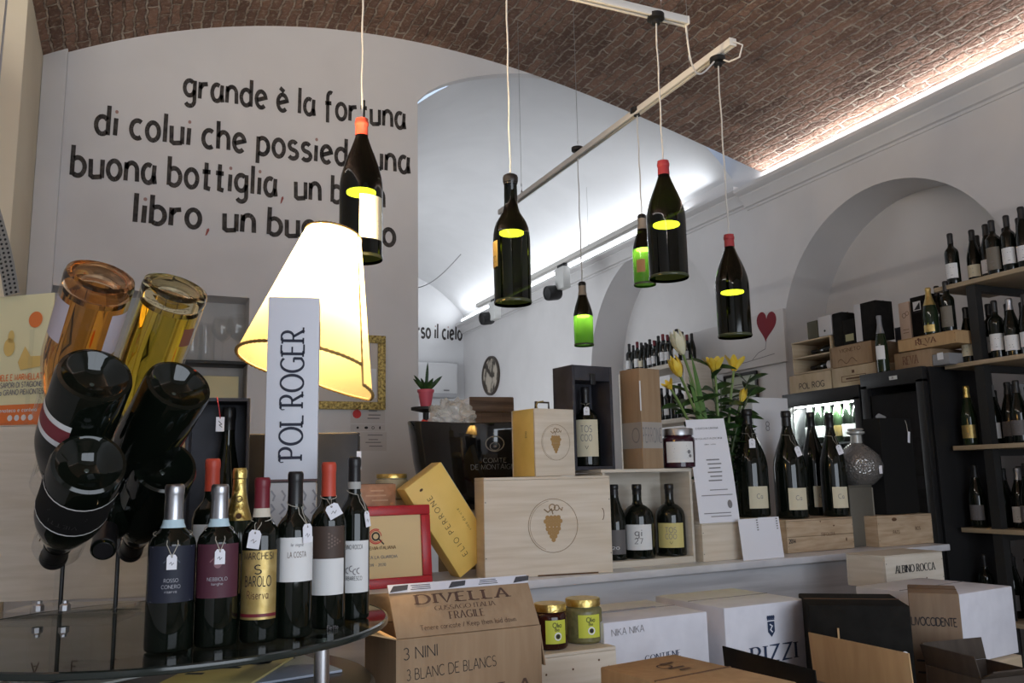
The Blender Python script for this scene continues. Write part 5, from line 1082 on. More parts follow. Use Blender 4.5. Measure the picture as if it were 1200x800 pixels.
prb = [(.0, 0, 0), (.56, 0, 0), (.66, .012, 0), (.75, .08, 0), (.82, .20, 0), (.885, .36, 0), (.93, .55, 0), (.965, .78, .5), (1.0, 1, 1), (.99, 1.015, 1), (.97, 1.0, 1), (.93, .75, .5), (.88, .5, 0), (.75, .2, 0), (.5, .06, 0), (0, .05, 0)]
b = MB(); b.grid([brow(max(s_, .001), z * hb, w_) for s_, z, w_ in prb]); b.build('bucket_shell', mat('gloss_black', (.006, .006, .006), .08, coat=.5), t)
def bmap(x, z):
    f_ = .80 + (.965 - .80) * min(1, max(0, (z - .2 * hb) / (.58 * hb))) ** .62; a = -PI / 2 + x / (rb * .8); return Vector((rb * f_ * 1.03 * math.cos(a), rb * f_ * 1.03 * ry_k * math.sin(a), z))
SILK = mat('silver_print', (.22, .215, .20), .5)
lettering(t, ring(.02, hb * .74, .034, .005, 28) + ring(.02, hb * .71, .018, .004, 20) + disc(.02, hb * .71, .006), SILK, bmap, 'emblem')
for s, z, hh, ww in (('COMTE', .53, .020, .09), ('DE MONTAIGNE', .455, .022, .19)):
    p_, d_, w_ = text2d(s, hh, w=.10, gap=.22); lettering(t, [[(x * ww / w_ - ww / 2 + .02, y + z * hb) for x, y in q] for q in p_], SILK, bmap)
def crumple(name, label, loc, r, m, n=9):
    bm = bmesh.new(); bmesh.ops.create_icosphere(bm, subdivisions=4, radius=1)
    for v in bm.verts: k = .78 + .12 * math.sin(v.co.x * 9 + v.co.z * 5) + .10 * math.sin(v.co.y * 13 - v.co.z * 11) + .20 * random.random(); v.co = Vector((v.co.x * r[0] * k, v.co.y * r[1] * k, v.co.z * r[2] * k))
    me = bpy.data.meshes.new(name); bm.to_mesh(me); bm.free(); me.materials.append(m); o = bpy.data.objects.new(name, me); link(o); o.location = loc; return o
pc_ = at(529, 486, 4.08); film = noisy('crumpled_film', (.55, .50, .42), (.85, .80, .70), (9, 9, 9), .07, .5, 6, 2, spec=1.0); film.node_tree.nodes['Principled BSDF'].inputs['Alpha'].default_value = .42
tag(crumple('cellophane_wrap', 'x', (pc_.x, pc_.y, pc_.z - .015), (.12, .08, .095), film), 'crumpled clear cellophane wrap sticking out of the black bucket', 'wrapping')
pr_ = at(500, 497, 4.12)
tag(crumple('red_wrapper', 'x', (pr_.x, pr_.y, pr_.z - .02), (.055, .04, .045), mat('red_foil', (.75, .05, .03), .35)), 'bright red wrapped parcel at the left edge inside the bucket', 'parcel')
pp_ = at(499, 477, 4.6)
t = thing('plant_stand', 'slim dark stand behind the bucket carrying the little pot plant', 'stand', (pp_.x, pp_.y, 0), 0)
MB().lathe([(0, 0), (.12, 0), (.12, .02), (.02, .03), (.016, pp_.z - .03), (.08, pp_.z - .015), (.08, pp_.z - .001), (0, pp_.z - .001)], 24).build('stand_body', IRON, t)
t = thing('potted_plant', 'small spiky green plant in a pink pot behind the bucket', 'potted plant', (pp_.x, pp_.y, pp_.z), 0); t.scale = (.82, .82, .95)
MB().lathe([(0, 0), (.034, 0), (.05, .085), (.056, .085), (.056, .10), (.048, .10), (.045, .08), (0, .08)], 24).build('pot', mat('pink_pot', (.62, .10, .14), .5), t)
b = MB()
for k in range(9): a = 2 * PI * k / 9 + .2; ln = .055 + .03 * (k % 3); leaf_blade(b, (0, 0, .08), (math.cos(a) * ln, math.sin(a) * ln * .8, .13 + ln * .5), .026, .01)
leaf_blade(b, (0, 0, .08), (.015, 0, .26), .022, 0, Vector((0, -1, .1))); b.build('leaves', LEAF, t)

# ================================================================== LEFT END OF THE COUNTER
FR = (at(468, 692, 3.10)); pl = Plane(FR, COUNTER.a - math.radians(3)); zf = ZC
A_, B_ = pl.hit(383, 640), pl.hit(507, 640); w = (A_ - B_).length; top = pl.hit(470, 592).z
fc = (A_ + B_) / 2
t = thing('certificate', 'certificate in a red lacquered frame propped on the counter', 'framed certificate', (fc.x, fc.y, zf), pl.a); M_ = Matrix.Rotation(math.radians(-6), 4, 'X'); h = (top - zf) * 1.005
b = MB(); bw = .036
for x0, x1, z0_, z1_ in ((-w / 2, w / 2, 0, bw), (-w / 2, w / 2, h - bw, h), (-w / 2, -w / 2 + bw, bw, h - bw), (w / 2 - bw, w / 2, bw, h - bw)): b.box(((x0 + x1) / 2, .01, (z0_ + z1_) / 2), (x1 - x0, .02, z1_ - z0_), None, .003)
for v in b.bm.verts: v.co = M_ @ v.co
b.build('frame', REDFRAME, t); b = MB(); b.box((0, .012, h / 2), (w - 2 * bw, .004, h - 2 * bw))
for v in b.bm.verts: v.co = M_ @ v.co
b.build('certificate_sheet', CERT, t); CF = lambda x, z: M_ @ Vector((x, .0088, z))
cx = -w * .03
lettering(t, ring(cx, h * .63, .026, .004, 28, 60, 330) + ring(cx, h * .63, .021, .003, 28, 0, 300), REDINK, CF, 'emblem'); lettering(t, ring(cx, h * .63, .013, .006, 24) + ribbon([(cx + .008, h * .61), (cx + .03, h * .53)], lambda q: .005), INK, CF, 'emblem_dark')
for s, z, hh, ww, im in (('ACCADEMIA ITALIANA', .47, .011, .15, INKB), ('ENOTECA LA GUARDIA', .36, .010, .16, INKG), ('2019 - 2020', .27, .009, .07, INKG)):
    p_, d_, w_ = text2d(s, hh, w=.16); lettering(t, [[(x * ww / w_ - ww / 2 + cx, y + z * h) for x, y in q] for q in p_], im, CF)
# copper box, jar on a carton behind it
c, w, h, a = face(COUNTER.back(.335), 418, 464, 567, None, ZC, yc=620); t = carton('gift_box', 'coppery box standing behind the red certificate frame', (c, w, h, a), .06, COPPER, 'gift box')
lettering(t, [q for z in (.93, .88, .83) for q in lines(-w * .3, w * .3, [h * z], .006, .3)], mat('copper_print', (.52, .32, .20), .5))
pj_ = COUNTER.back(.475).hit(459, 570); zj = COUNTER.back(.475).hit(459, 585).z
t = carton('wine_carton', 'plain carton hidden behind the coppery box, carrying the gold-lidded jar', (Vector((pj_.x, pj_.y - .06, ZC)), .14, zj - ZC, COUNTER.a), .11, CARD_T)
rj = .5 * (COUNTER.back(.475).hit(441, 570) - COUNTER.back(.475).hit(477, 570)).length; hj = COUNTER.back(.475).hit(459, 556).z - zj
jar('preserve_jar', 'small glass jar with a gold lid behind the red certificate frame', (pj_.x, pj_.y, zj + .003), rj, hj, GOLD, mat('pale_jar', (.42, .38, .26), .15), None)
# leaning yellow box: slanting long box, propped with its foot against the big crate
pb0 = COUNTER.back(-.0).hit(556, 690); ang_ = math.radians(31)
t = thing('gift_box', 'long golden-yellow box leaning at a slant between red certificate and wooden crate', 'gift box', (0, 0, 0), 0)
plY = COUNTER.back(.235); q0, q1, q2, q3 = [plY.hit(*q) for q in ((540, 702), (600, 702), (517, 566), (458, 574))]
ux = plY.d; uz = Vector((0, 0, 1)); cB = q0; Lw = .178; LL = (q3 - q0).length * 1.0
axl = (q3 - q0).normalized(); axw = (axl.cross(COUNTER.n)).normalized(); axw = axw if axw.dot(ux) > 0 else -axw
Lw = abs((q2 - q3).dot(axw)) * 1.0
mm = Matrix((axw, COUNTER.n, axl)).transposed()
lowc = min((mm @ Vector((x, y, 0))).z for x in (0, Lw) for y in (0, .09)); t.location = Vector((q0.x, q0.y, ZC - lowc + .0005)); t.rotation_mode = 'QUATERNION'; t.rotation_quaternion = mm.to_quaternion()
LL = (q3.z - t.location.z) / axl.z
MB().box((Lw / 2, .045, LL / 2), (Lw, .09, LL), YBOX, .002).build('box_body', None, t)
MB().box((Lw + .001, .045, LL / 2), (.003, .08, LL * .98), CREAM).build('pale_edge', None, t)
p_, d_, w_ = text2d('ELIO PERRONE', .022, w=.10, gap=.55, space=.6); sx = LL * .66 / w_
lettering(t, [[(Lw * .42 - y, LL * .14 + x * sx) for x, y in q] for q in p_], INKB, FRONT); p_, d_, w_ = text2d('vino da uve', .012, w=.10, gap=.5); lettering(t, [[(Lw * .78 - y, LL * .30 + x) for x, y in q] for q in p_], INKB, FRONT); lettering(t, disc(Lw * .3, LL * .90, .008, .005), INKB, name='emblem')

# ================================================================== LAMP, FRAME AND SHEETS BY THE LETTERED WALL
LD = 2.36; pc0, pt0 = at(357, 427, LD), at(379, 259, LD)
t = thing('floor_lamp', 'lit conical parchment lampshade on a slim pole behind the tall white box', 'lamp', (pc0.x, pc0.y, 0), -YAW)
rB, rT = 78 * LD / FPX, 34 * LD / FPX; hS = (pt0 - pc0).length
axS = Vector(((pt0 - pc0).dot(R0), .18 * hS, (pt0 - pc0).z)).normalized() * hS; z0 = pc0.z
qS = axS.normalized().to_track_quat('Z', 'Y').to_matrix(); qS = Matrix.Rotation(0, 3, 'Z') @ qS
ex = Vector((1, 0, 0)); ex = (ex - axS.normalized() * ex.dot(axS.normalized())).normalized(); ey = axS.normalized().cross(ex)
def SP_(phi, v):
    ext = 0.0
    if -20 <= phi <= 95: ext = .055 * (1 - max(0, phi - 25) / 70.0) * (1 if phi < 25 else 1)
    r = rB + (rT - rB) * v; k = 1 + (ext / hS if v == 0 else 0); a = math.radians(phi)
    rr = rB + (rT - rB) * (v if v > 0 else -(ext / hS)); dz = hS * (v if v > 0 else -(ext / hS))
    return Vector((0, 0, z0)) + axS.normalized() * dz + ex * rr * math.cos(a) + ey * rr * math.sin(a)
b = MB(); PH = [-20 + 360 * k / 72 for k in range(73)]; PH[-1] = 339.9
b.grid([[SP_(p, v) for p in PH] for v in (0, .02, .2, .4, .6, .8, 1)]); sh = b.build('lampshade', SHADE, t)
trim = mat('shade_trim', (.30, .20, .07), .8)
b = MB(); rim = [SP_(p, 0) for p in [-20 + 359.5 * k / 140 for k in range(141)]]
b.tube([p + (p - Vector((0, 0, p.z))).normalized() * .001 * (k % 2) for k, p in enumerate(rim)], [.0035 + .0018 * (k % 2) for k in range(len(rim))], 6)
tp = [SP_(360 * k / 90, 1) for k in range(91)]; b.tube(tp, [.003 + .0015 * (k % 2) for k in range(91)], 6)
b.tube([SP_(-20, v / 30) for v in range(0, 31)], [.0025 + .0014 * (k % 2) for k in range(31)], 6); b.build('scalloped_trim', trim, sh)
MB().lathe([(0, 0), (.15, 0), (.15, .015), (.03, .03), (.012, .05), (.012, z0 + .05), (.02, z0 + .06), (.02, z0 + .12), (0, z0 + .12)], 24).build('pole', mat('lamp_brass', (.30, .22, .10), .3, .9), t)
BUL = mat('bulb_glow', (1, .9, .7), .5, emit=(1, .80, .48), estr=30)
MB().lathe([(0, 0), (.014, .005), (.03, .045), (.028, .07), (.015, .09), (0, .094)], 20, o=(axS.x * .45, axS.y * .4, z0 + .20)).build('bulb', BUL, t)
MB().tube([(0, 0, z0 + .10), (axS.x * .45, axS.y * .4, z0 + .20)], .012, 10).build('socket', BLACK, t)
l = bpy.data.lights.new('lamp_light', 'POINT'); l.energy = 92; l.color = (1, .74, .44); l.shadow_soft_size = .04
lo = bpy.data.objects.new('lamp_light', l); link(lo, t); lo.location = (axS.x * .45, axS.y * .4 , z0 + .33)
pa, pb_ = atax(345, 388, 1, YT - .03), atax(452, 480, 1, YT - .03)
t = frame_thing('wall_frame', 'gilded picture frame on the lettered wall, half hidden by the lampshade', ((pa.x + pb_.x) / 2, YT - .03, pb_.z), 0, pb_.x - pa.x, pa.z - pb_.z, GOLDFRAME, mat('framed_paper', (.58, .54, .50), .6), .05, .028)
W_ = pb_.x - pa.x; H_ = pa.z - pb_.z
lettering(t, rect(-W_ * .05, H_ * .25, W_ * .16, H_ * .8), CREAM, lambda x, z: Vector((x, .016, z)), 'inner_sheet'); lettering(t, rect(W_ * .18, H_ * .16, W_ * .40, H_ * .55), PAPER, lambda x, z: Vector((x, .016, z)), 'inner_sheet')
def wall_sheet(label, x0, x1, y0, y1, m, prints):
    a_, b_ = atax(x0, y0, 1, YT - .004), atax(x1, y1, 1, YT - .004); t = thing('notice_sheet', label, 'paper notice', ((a_.x + b_.x) / 2, YT - .004, b_.z), 0, 'paper notices pinned to the lettered wall'); w, h = b_.x - a_.x, a_.z - b_.z
    MB().box((0, .001, h / 2), (w, .002, h)).build('paper_sheet', m, t)
    for ps, im in prints(w, h): lettering(t, ps, im)
wall_sheet('paper notice with a red dot pinned under the gilded frame', 411, 451, 476, 496, mat('notice_paper', (.60, .57, .56), .7), lambda w, h: [(disc(-w * .32, h * .55, h * .26), REDINK), (lines(-w * .1, w * .42, [h * .75, h * .5, h * .3], h * .07, .3), INKG)])
wall_sheet('narrow paper notice with a row of small black symbols', 411, 451, 497, 505, mat('notice_paper', (.60, .57, .56), .7), lambda w, h: [(disc(-w * .3, h * .5, h * .18) + disc(-w * .05, h * .5, h * .28, h * .2) + ring(w * .15, h * .5, h * .2, h * .08, 12) + disc(w * .35, h * .5, h * .12, h * .25), INK)])
wall_sheet('lowest paper notice on the lettered wall with a curly black mark', 408, 453, 506, 528, mat('notice_paper', (.60, .57, .56), .7), lambda w, h: [(ribbon([(-w * .46, h * .7), (-w * .4, h * .85), (-w * .34, h * .75), (-w * .28, h * .92), (-w * .2, h * .9)], lambda q: h * .08), INK), (lines(-w * .1, w * .42, [h * .84, h * .6, h * .45, h * .25], h * .05, .3), INKG)])
# niche: board, glasses, pale box
zn = atax(250, 421, 1, YT).z
t = thing('niche_board', 'thin dark board across the wall niche carrying wine glasses', 'shelf', ((nl + nr) / 2, YT + .11, zn - .02)); MB().box((0, -.002, .006), (nr - nl - .004, .2, .018), IRON, .002).build('board', None, t)
zg = zn - .0035
def wineglass(px, yt, stem, label):
    p = atax(px, 400, 1, YT + .09); h = atax(px, yt, 1, YT + .09).z - zg; r = h * .25 if stem else h * .22
    t = thing('wine_glass', label, 'glass', (p.x, YT + .09, zg), 0, 'glasses on the niche board')
    pr = [(0, 0), (r * .85, .002), (r * .8, .006), (.005, .012), (.004, h * .42), (r * .5, h * .5), (r, h * .68), (r * .95, h * .85), (r * .75, h), (r * .73, h), (r * .93, h * .84), (r * .97, h * .68), (r * .45, h * .52), (0, h * .46)] if stem else [(0, 0), (r, 0), (r, h * .85), (r * .8, h), (r * .78, h), (r * .96, h * .84), (r * .96, .008), (0, .008)]
    MB().lathe(pr, 24).build('glass_bowl', tinted('glassware', (.97, .975, .975), .02, 1.0), t)
wineglass(227, 376, False, 'tall straight glass, left of the glasses in the wall niche'); wineglass(242, 380, False, 'second tall straight glass in the wall niche'); wineglass(261, 372, True, 'stemmed wine glass in the middle of the niche board'); wineglass(279, 370, True, 'stemmed wine glass at the right end of the niche board')
a_, b_ = atax(238, 440, 1, YT + .06), atax(279, 474, 1, YT + .06)
t = carton('gift_box', 'pale yellow box standing in the wall niche under the glasses', (Vector(((a_.x + b_.x) / 2, YT + .06, nb + .001)), b_.x - a_.x, a_.z - nb, 0), .12, mat('pale_yellow_card', (.66, .60, .36), .6), 'gift box')

# ================================================================== ROUND GLASS TABLE WITH THE BOTTLES
TC, TR, TZ = Vector((.10, 2.02, 0)), .455, 1.16
t = thing('glass_table', 'round two-tier smoked glass display table on steel posts', 'table', TC, 0)
MB().lathe([(0, TZ - .012), (TR, TZ - .012), (TR, TZ), (0, TZ)], 96).build('glass_top', TABLEGLASS, t)
MB().lathe([(TR - .001, TZ - .013), (TR + .004, TZ - .011), (TR + .005, TZ - .006), (TR + .004, TZ - .001), (TR - .001, TZ + .001), (TR - .003, TZ - .006), (TR - .001, TZ - .013)], 96).build('table_rim', mat('dark_rim', (.02, .025, .022), .15), t)
LZ = 1.03; MB().lathe([(0, LZ - .02), (TR * .93, LZ - .02), (TR * .95, LZ - .01), (TR * .93, LZ), (0, LZ)], 96).build('lower_tier', mat('dark_tier', (.06, .055, .05), .3), t)
post = (atax(373, 780, 2, 1.09) - TC); pa_ = math.atan2(post.y, post.x)
for k in range(3):
    a = pa_ + 2 * PI * k / 3; MB().lathe([(0, 0), (.03, 0), (.03, .01), (.0155, .012), (.0155, TZ - .022), (.024, TZ - .02), (.024, TZ - .013), (0, TZ - .013)], 24, o=(.36 * math.cos(a), .36 * math.sin(a), 0)).build('post', STEEL, t)
MZ = LZ + .0008
for k, (px, py, rz_, w, d, m, nm) in enumerate(((330, 782, .2, .21, .28, mat('mag_blue', (.42, .46, .56), .4), 'pale blue magazine on the lower tier near the steel post'), (270, 790, -.5, .20, .27, mat('mag_yellow', (.60, .50, .22), .4), 'yellowish magazine on the lower tier under the glass top'), (60, 798, .5, .21, .28, mat('mag_white', (.55, .55, .52), .4), 'grey-white magazine at the left of the lower tier'))):
    p = atax(px, py, 2, LZ); p = TC + (p - TC) * min(1, .25 / max(.01, (Vector((p.x, p.y)) - Vector((TC.x, TC.y))).length)); q = thing('magazine', nm, 'magazine', (p.x, p.y, MZ + .0062 * k), rz_, 'magazines on the lower tier')
    MB().box((0, 0, .0028), (w, d, .0055), m, .001).build('cover', None, q); lettering(q, [r_ for y in (-.1, -.06, .0, .05) for r_ in rect(-w * .4, y, w * .1 + y, y + .018)] + disc(w * .2, d * .25, .03), INKN, lambda x, y: Vector((x, y, .0062)), 'cover_print')
TZ0 = TZ + .0012
def tb(px, pyb, pyt, R, label, shape='bordeaux', cap=None, capz=.80, strip=None, lf=None, glass=GLASS_B, cat='wine bottle', name='wine_bottle', turn=0):
    p = atax(px, pyb - 5, 2, TZ0); k = Plane(p, -YAW).hit(px, pyt); H = k.z - TZ0
    return bottle(name, label, (p.x, p.y, TZ0), face_cam(p) + turn, H, R, shape, glass, cap, capz, strip, [lf(H)] if lf else [], cat, n=40)
WI = mat('white_print', (.36, .36, .40), .7)
def crest(R, H, z, m): return (shift(disc(0, 0, .008, .011) + ribbon([(-.014, .0), (-.006, .008), (0, .016), (.006, .008), (.014, 0)], lambda q: .002), 0, z * H), m)
def L1(H):
    l = list(lab(.295, .63, 1.15, NAVY, H, [('ROSSO', .36, .006, .024, WI), ('CONERO', .25, .006, .032, WI), ('riserva', .17, .005, .02, WI)])); l[4] = l[4] + [crest(.04, H, .53, mat('navy_crest', (.07, .08, .11), .6))] + [(rect(-.038, .30 * H, .038, .303 * H) + rect(-.038, .622 * H, .038, .625 * H), WI)]; return tuple(l)
o = tb(197, 766, 568, .0415, 'wine bottle with navy label and silver capsule, leftmost on the glass table', cap=SILVER, capz=.78, strip=(.735, .785, STRIPB), lf=L1); price_tag(o, 'the navy-labelled bottle', .58, .0, .017, .026, zn=.70)
def L2(H):
    l = list(lab(.30, .63, 1.15, PURPLE, H, [('NEBBIOLO', .32, .006, .036, WI), ('langhe', .24, .0045, .02, WI)])); l[4] = l[4] + [crest(.04, H, .52, mat('plum_crest', (.25, .12, .14), .6)), (rect(-.038, .305 * H, .038, .308 * H) + rect(-.038, .622 * H, .038, .625 * H), mat('plum_crest', (.25, .12, .14), .6))]; return tuple(l)
o = tb(252, 760, 568, .0385, 'wine bottle with plum label and silver capsule, second from left on the glass table', cap=SILVER, capz=.78, strip=(.735, .785, STRIPB), lf=L2); price_tag(o, 'the plum-labelled bottle', .60, .08, .018, .027, zn=.72)
o = tb(303, 755, 560, .036, 'wine bottle with tall gold label and wine-red capsule on the glass table', cap=CAP_DR, capz=.81, strip=(.755, .81, STRIPC), lf=lambda H: lab(.14, .555, 1.05, GOLDLAB, H, [('MARCHESI', .87, .012, .058, INK), ('S', .66, .016, .012, INK), ('BAROLO', .48, .018, .050, INK), ('Riserva', .30, .014, .04, INKB)], -.12, extra=((.155, .175, CAP_DR),))); price_tag(o, 'the gold-labelled bottle', .68, -.25, .023, .034, tilt=-.15, zn=.745)
o = tb(343, 750, 553, .036, 'wine bottle with all-black neck and square white label on the glass table', cap=CAP_K, capz=.80, lf=lambda H: lab(.335, .60, 1.1, LIGHT, H, [('LA COSTA', .55, .010, .036, INKB), ('le vigne', .8, .006, .024, INKG)], .15)); price_tag(o, 'the bottle with square white label', .68, .62, .021, .036, tilt=.05, zn=.80)
o = tb(383, 739, 542, .0365, 'wine bottle with red capsule and two-tone brown and white label on the glass table', cap=CAP_R, capz=.79, lf=lambda H: (.20, .61, 1.05, LIGHT, [(shift([q for i in range(5) for j in range(5 - i) for q in disc(.004 + i * .006, .0 + j * .007 + i * .003, .0022, n=8)], -.002, .48 * H), mat('dot_print', (.16, .11, .09), .6)), (text2d('fletto', .008, w=.1)[0], INKG)], .0, ((.415, .61, BROWNLAB),))); price_tag(o, 'the two-tone labelled bottle', .74, .10, .028, .028, tilt=.5, zn=.79)
o = tb(414, 729, 536, .034, 'wine bottle with black capsule and white sketch label, at the right table edge', cap=CAP_K, capz=.80, strip=(.80, .845, mat('grey_seal', (.42, .42, .40), .6)), lf=lambda H: lab(.165, .48, 1.2, LIGHT, H, [('ALBINO ROCCA', .84, .009, .046, INK), ('BARBARESCO', .24, .008, .044, INK)], -.1)); 
lettering(o, [shift(ring(0, 0, .006, .002, 12), -.008 + .008 * k, .30 * o['H'] + .004 * math.sin(k * 2))[j] for k in range(4) for j in range(3, 9)], INKG, cyl(.0355, 0, -.1), 'label_drawing'); price_tag(o, 'the bottle at the right table edge', .66, .75, .014, .034, tilt=.2, zn=.78)
o = tb(243, 735, 538, .039, 'wine bottle with bright red capsule in the second row behind the plum label', cap=CAP_R, capz=.80, lf=lambda H: lab(.25, .60, 1.1, LIGHT, H, [])); 
o = tb(276, 735, 549, .038, 'sparkling bottle with gold foil neck in the second row on the glass table', shape='champagne', cap=GOLD, capz=.66, name='sparkling_bottle', lf=lambda H: lab(.2, .45, 1, GOLDLAB, H, []), glass=GLASS_G); lettering(o, ring(0, .80 * o['H'], .006, .002, 14) + disc(0, .69 * o['H'], .006), INKB, lambda x, z: Vector((x, -prof_r(PROF['champagne'], .72) * .038 - .006, z)), 'neck_emblem')
o = tb(428, 726, 545, .030, 'wine bottle half hidden behind the white sketch label bottle', cap=CAP_K, capz=.80, lf=lambda H: lab(.22, .5, 1.2, LIGHT, H, []), turn=.4) if False else None
# tall white box on a patterned box
plP = CP(1.97, 342, 12); fP = face(plP, 312, 373, 348, 564, yc=455)
zP = fP[0].z
t = carton('gift_box', 'white patterned carton under the tall white lettered box', (Vector((fP[0].x, fP[0].y, TZ0)), fP[1] * .98, zP - TZ0 - .002, fP[3]), fP[1] * .9, mat('silver_white_card', (.52, .52, .54), .5), 'gift box')
w, h = t['w'], t['h']; lettering(t, [q for i in range(-2, 3) for j in range(4) for q in ribbon([(i * w * .2 + .008 * (j % 2), h * .55 + j * .03), (i * w * .2 + .012, h * .55 + j * .03 + .012), (i * w * .2 + .004, h * .55 + j * .03 + .024)], lambda q_: .004)], mat('pattern_grey', (.30, .30, .33), .5), name='printed_pattern')
t = thing('gift_box', 'tall white box with large black vertical lettering in front of the lamp', 'gift box', fP[0], fP[3]); c, w, h, a = fP; d = w * .95
MB().box((0, d / 2, h / 2), (w, d, h), mat('bluish_white_card', (.66, .68, .75), .55), .0015).build('box_body', None, t); MB().box((0, d / 2, .0028), (w + .0015, d + .0015, .005), mat('dark_base_edge', (.10, .05, .05), .5)).build('base_edge', None, t)
MB().box((w / 2 + .002, d * .25, h * .80), (.0016, .004, h * .15), mat('ribbon_brown', (.30, .12, .06), .6)).build('ribbon_end', None, t)
p_, d_, w_ = text2d('POL ROGER', w * .44, style='serif', w=.16, thin=.075, gap=.20, space=.36); sx = h * .69 / w_
curl = ribbon(A(0, 0, .5, .5, 0, 1, 1), lambda q: 0) if False else []
for s_off in (0, 4):
    pre = text2d('POL ROGER'[:s_off], w * .44, style='serif', w=.16, thin=.075, gap=.20, space=.36)[2] if s_off else 0
    pre = pre + (.20 + 0) * w * .44 if s_off else 0
    curl += ribbon([(pre - w * .005, w * .44 * 1.0), (pre - w * .07, w * .44 * 1.0), (pre - w * .11, w * .44 * .90), (pre - w * .10, w * .44 * .80)], lambda q: w * .022)
lettering(t, [[(w * .21 - y, h * .125 + x * sx) for x, y in q] for q in p_ + curl], mat('blue_black_ink', (.012, .015, .035), .6))
# grey and dark boxes behind
plG = CP(2.25, 358, 8); f_ = face(plG, 288, 420, 507, None, TZ0, yc=560); t = carton('gift_box', 'wide dark grey box behind the tall white box on the glass table', f_, .10, GREYBOX, 'gift box', bev=.008)
MB().box((t['w'] / 2 + .001, -.001, t['h'] * .82), (.012, .002, .05), PAPER_W).build('price_sticker', None, t)
plK = CP(2.10, 252, 17); f_ = face(plK, 215, 291, 466, None, TZ0, yc=560); c, w, h, a = f_; d = .12
t = thing('presentation_box', 'dark open-front case holding a slim bottle, behind the hanging bottle rack', 'gift box', c, a); e = .008
for sx_ in (-1, 1): MB().box((sx_ * (w / 2 - e / 2), d / 2, h / 2), (e, d, h), DARKBOX, .001).build('side_wall', None, t)
MB().box((0, d - e / 2, h / 2), (w - 2 * e - .001, e, h), DARKBOX).build('back_wall', None, t); MB().box((0, d / 2 - e / 2, h - e / 2), (w - 2 * e - .001, d - e - .001, e), DARKBOX).build('top', None, t); MB().box((0, d / 2 - e / 2, e / 2), (w - 2 * e - .001, d - e - .001, e), DARKBOX).build('bottom', None, t)
p = plK.back(.06).hit(266, 560); p.z = TZ0 + e + .001; H = plK.back(.06).hit(266, 478).z - p.z
o = bottle('wine_bottle', 'slim dark bottle with tan label inside the dark open-front case', p, face_cam(p), H, .042, 'burgundy', GLASS_B, CAP_K, .88, None, [lab(.1, .52, 1, mat('tan_label', (.36, .27, .17), .6), H, [])])
q = Vector((c.x, c.y, 0)); t = thing('price_tag', 'white price tag on a red string hanging on the dark open-front case', 'price tag', c, a); px0 = plK.hit(258, 497)
lx = (px0 - c).dot(Vector((math.cos(a), math.sin(a), 0))); lz = px0.z - c.z
MB().box((lx, -.003, lz), (.020, .0012, .036), None, .0004).build('tag_card', PAPER_W, t); MB().tube([(lx - .01, -.0035, h + .002), (lx - .004, -.0045, lz + .04), (lx, -.0045, lz + .014)], .0012, 5).build('string', mat('red_string', (.5, .05, .06), .8), t); lettering(t, ribbon([(lx - .004, lz + .008), (lx + .004, lz), (lx - .002, lz - .002), (lx + .005, lz - .008)], lambda q_: .0016), INK, lambda x, z: Vector((x, -.0046, z)), 'tag_ink')
# pale wooden box behind the rack, with leaflet on it
f_ = face(CP(2.30, 100, 6), -60, 205, 497, None, TZ0, yc=600); t = crate('wine_crate', 'large pale wooden box with faint letters behind the hanging bottle rack', f_, .12, PALE, rim=.004)
w, h = t['w'], t['h']
for s, fx in (('E', .09), ('L', .26), ('A', -.08)): txt(t, s, fx * w, h * .33, .026, None, INKB, w=.12)
zL = f_[0].z + f_[2] + .001; plL = CP(2.33, 20, -14); c, w, h, a = face(plL, -14, 58, 346, None, zL, yc=420)
t = thing('leaflet', 'yellow and orange leaflet in a clear stand on the pale wooden box', 'leaflet', c, a)
MB().box((0, .003, h / 2), (w, .002, h)).build('paper_sheet', mat('leaflet_yellow', (.78, .72, .45), .6), t)
lettering(t, rect(-w / 2, 0, w / 2, h * .16), mat('leaflet_orange', (.78, .20, .05), .6), FRONT, 'orange_band'); lettering(t, disc(w * .24, h * .80, w * .11), mat('leaflet_orange', (.78, .20, .05), .6), FRONT, 'orange_disc')
PR = mat('leaflet_pear', (.72, .50, .16), .6); lettering(t, disc(-w * .16, h * .60, w * .09, h * .07) + disc(-w * .14, h * .68, w * .05, h * .05) + [[(w * .0, h * .48), (w * .10, h * .60), (w * .2, h * .52), (w * .38, h * .52), (w * .38, h * .44), (w * .05, h * .42)]], PR, FRONT, 'fruit_drawing')
for s, z, hh, ww, im in (('MIELE E MARMELLATE', .345, .016, .78, 'o'), ('I SAPORI DI STAGIONE', .29, .014, .70, 'g'), ('100% GRANO PIEMONTESE', .235, .014, .84, 'g'), ('enoteca e cantina', .105, .010, .6, 'w')):
    p_, d_, w_ = text2d(s, hh, w=.17); lettering(t, [[(x * ww * w / w_ - ww * w / 2 + w * .06, y + z * h) for x, y in q] for q in p_], {'o': mat('leaflet_orange', (.78, .20, .05), .6), 'g': INKG, 'w': PAPER}[im], lambda x, z_: Vector((x, -.0012 - (.0012 if z < .2 else 0), z_)))
lettering(t, [q for k in range(4) for q in disc(w * (-.06 + .11 * k), h * .06, w * .04)], PAPER, lambda x, z: Vector((x, -.0024, z)), 'icon_dots')
b = MB(); b.box((w * .24, -.010, h * .36), (w * .06, .003, h * .72)); b.box((0, -.004, .003), (w * .9, .05, .005)); b.build('acrylic_stand', ACRYL, t)
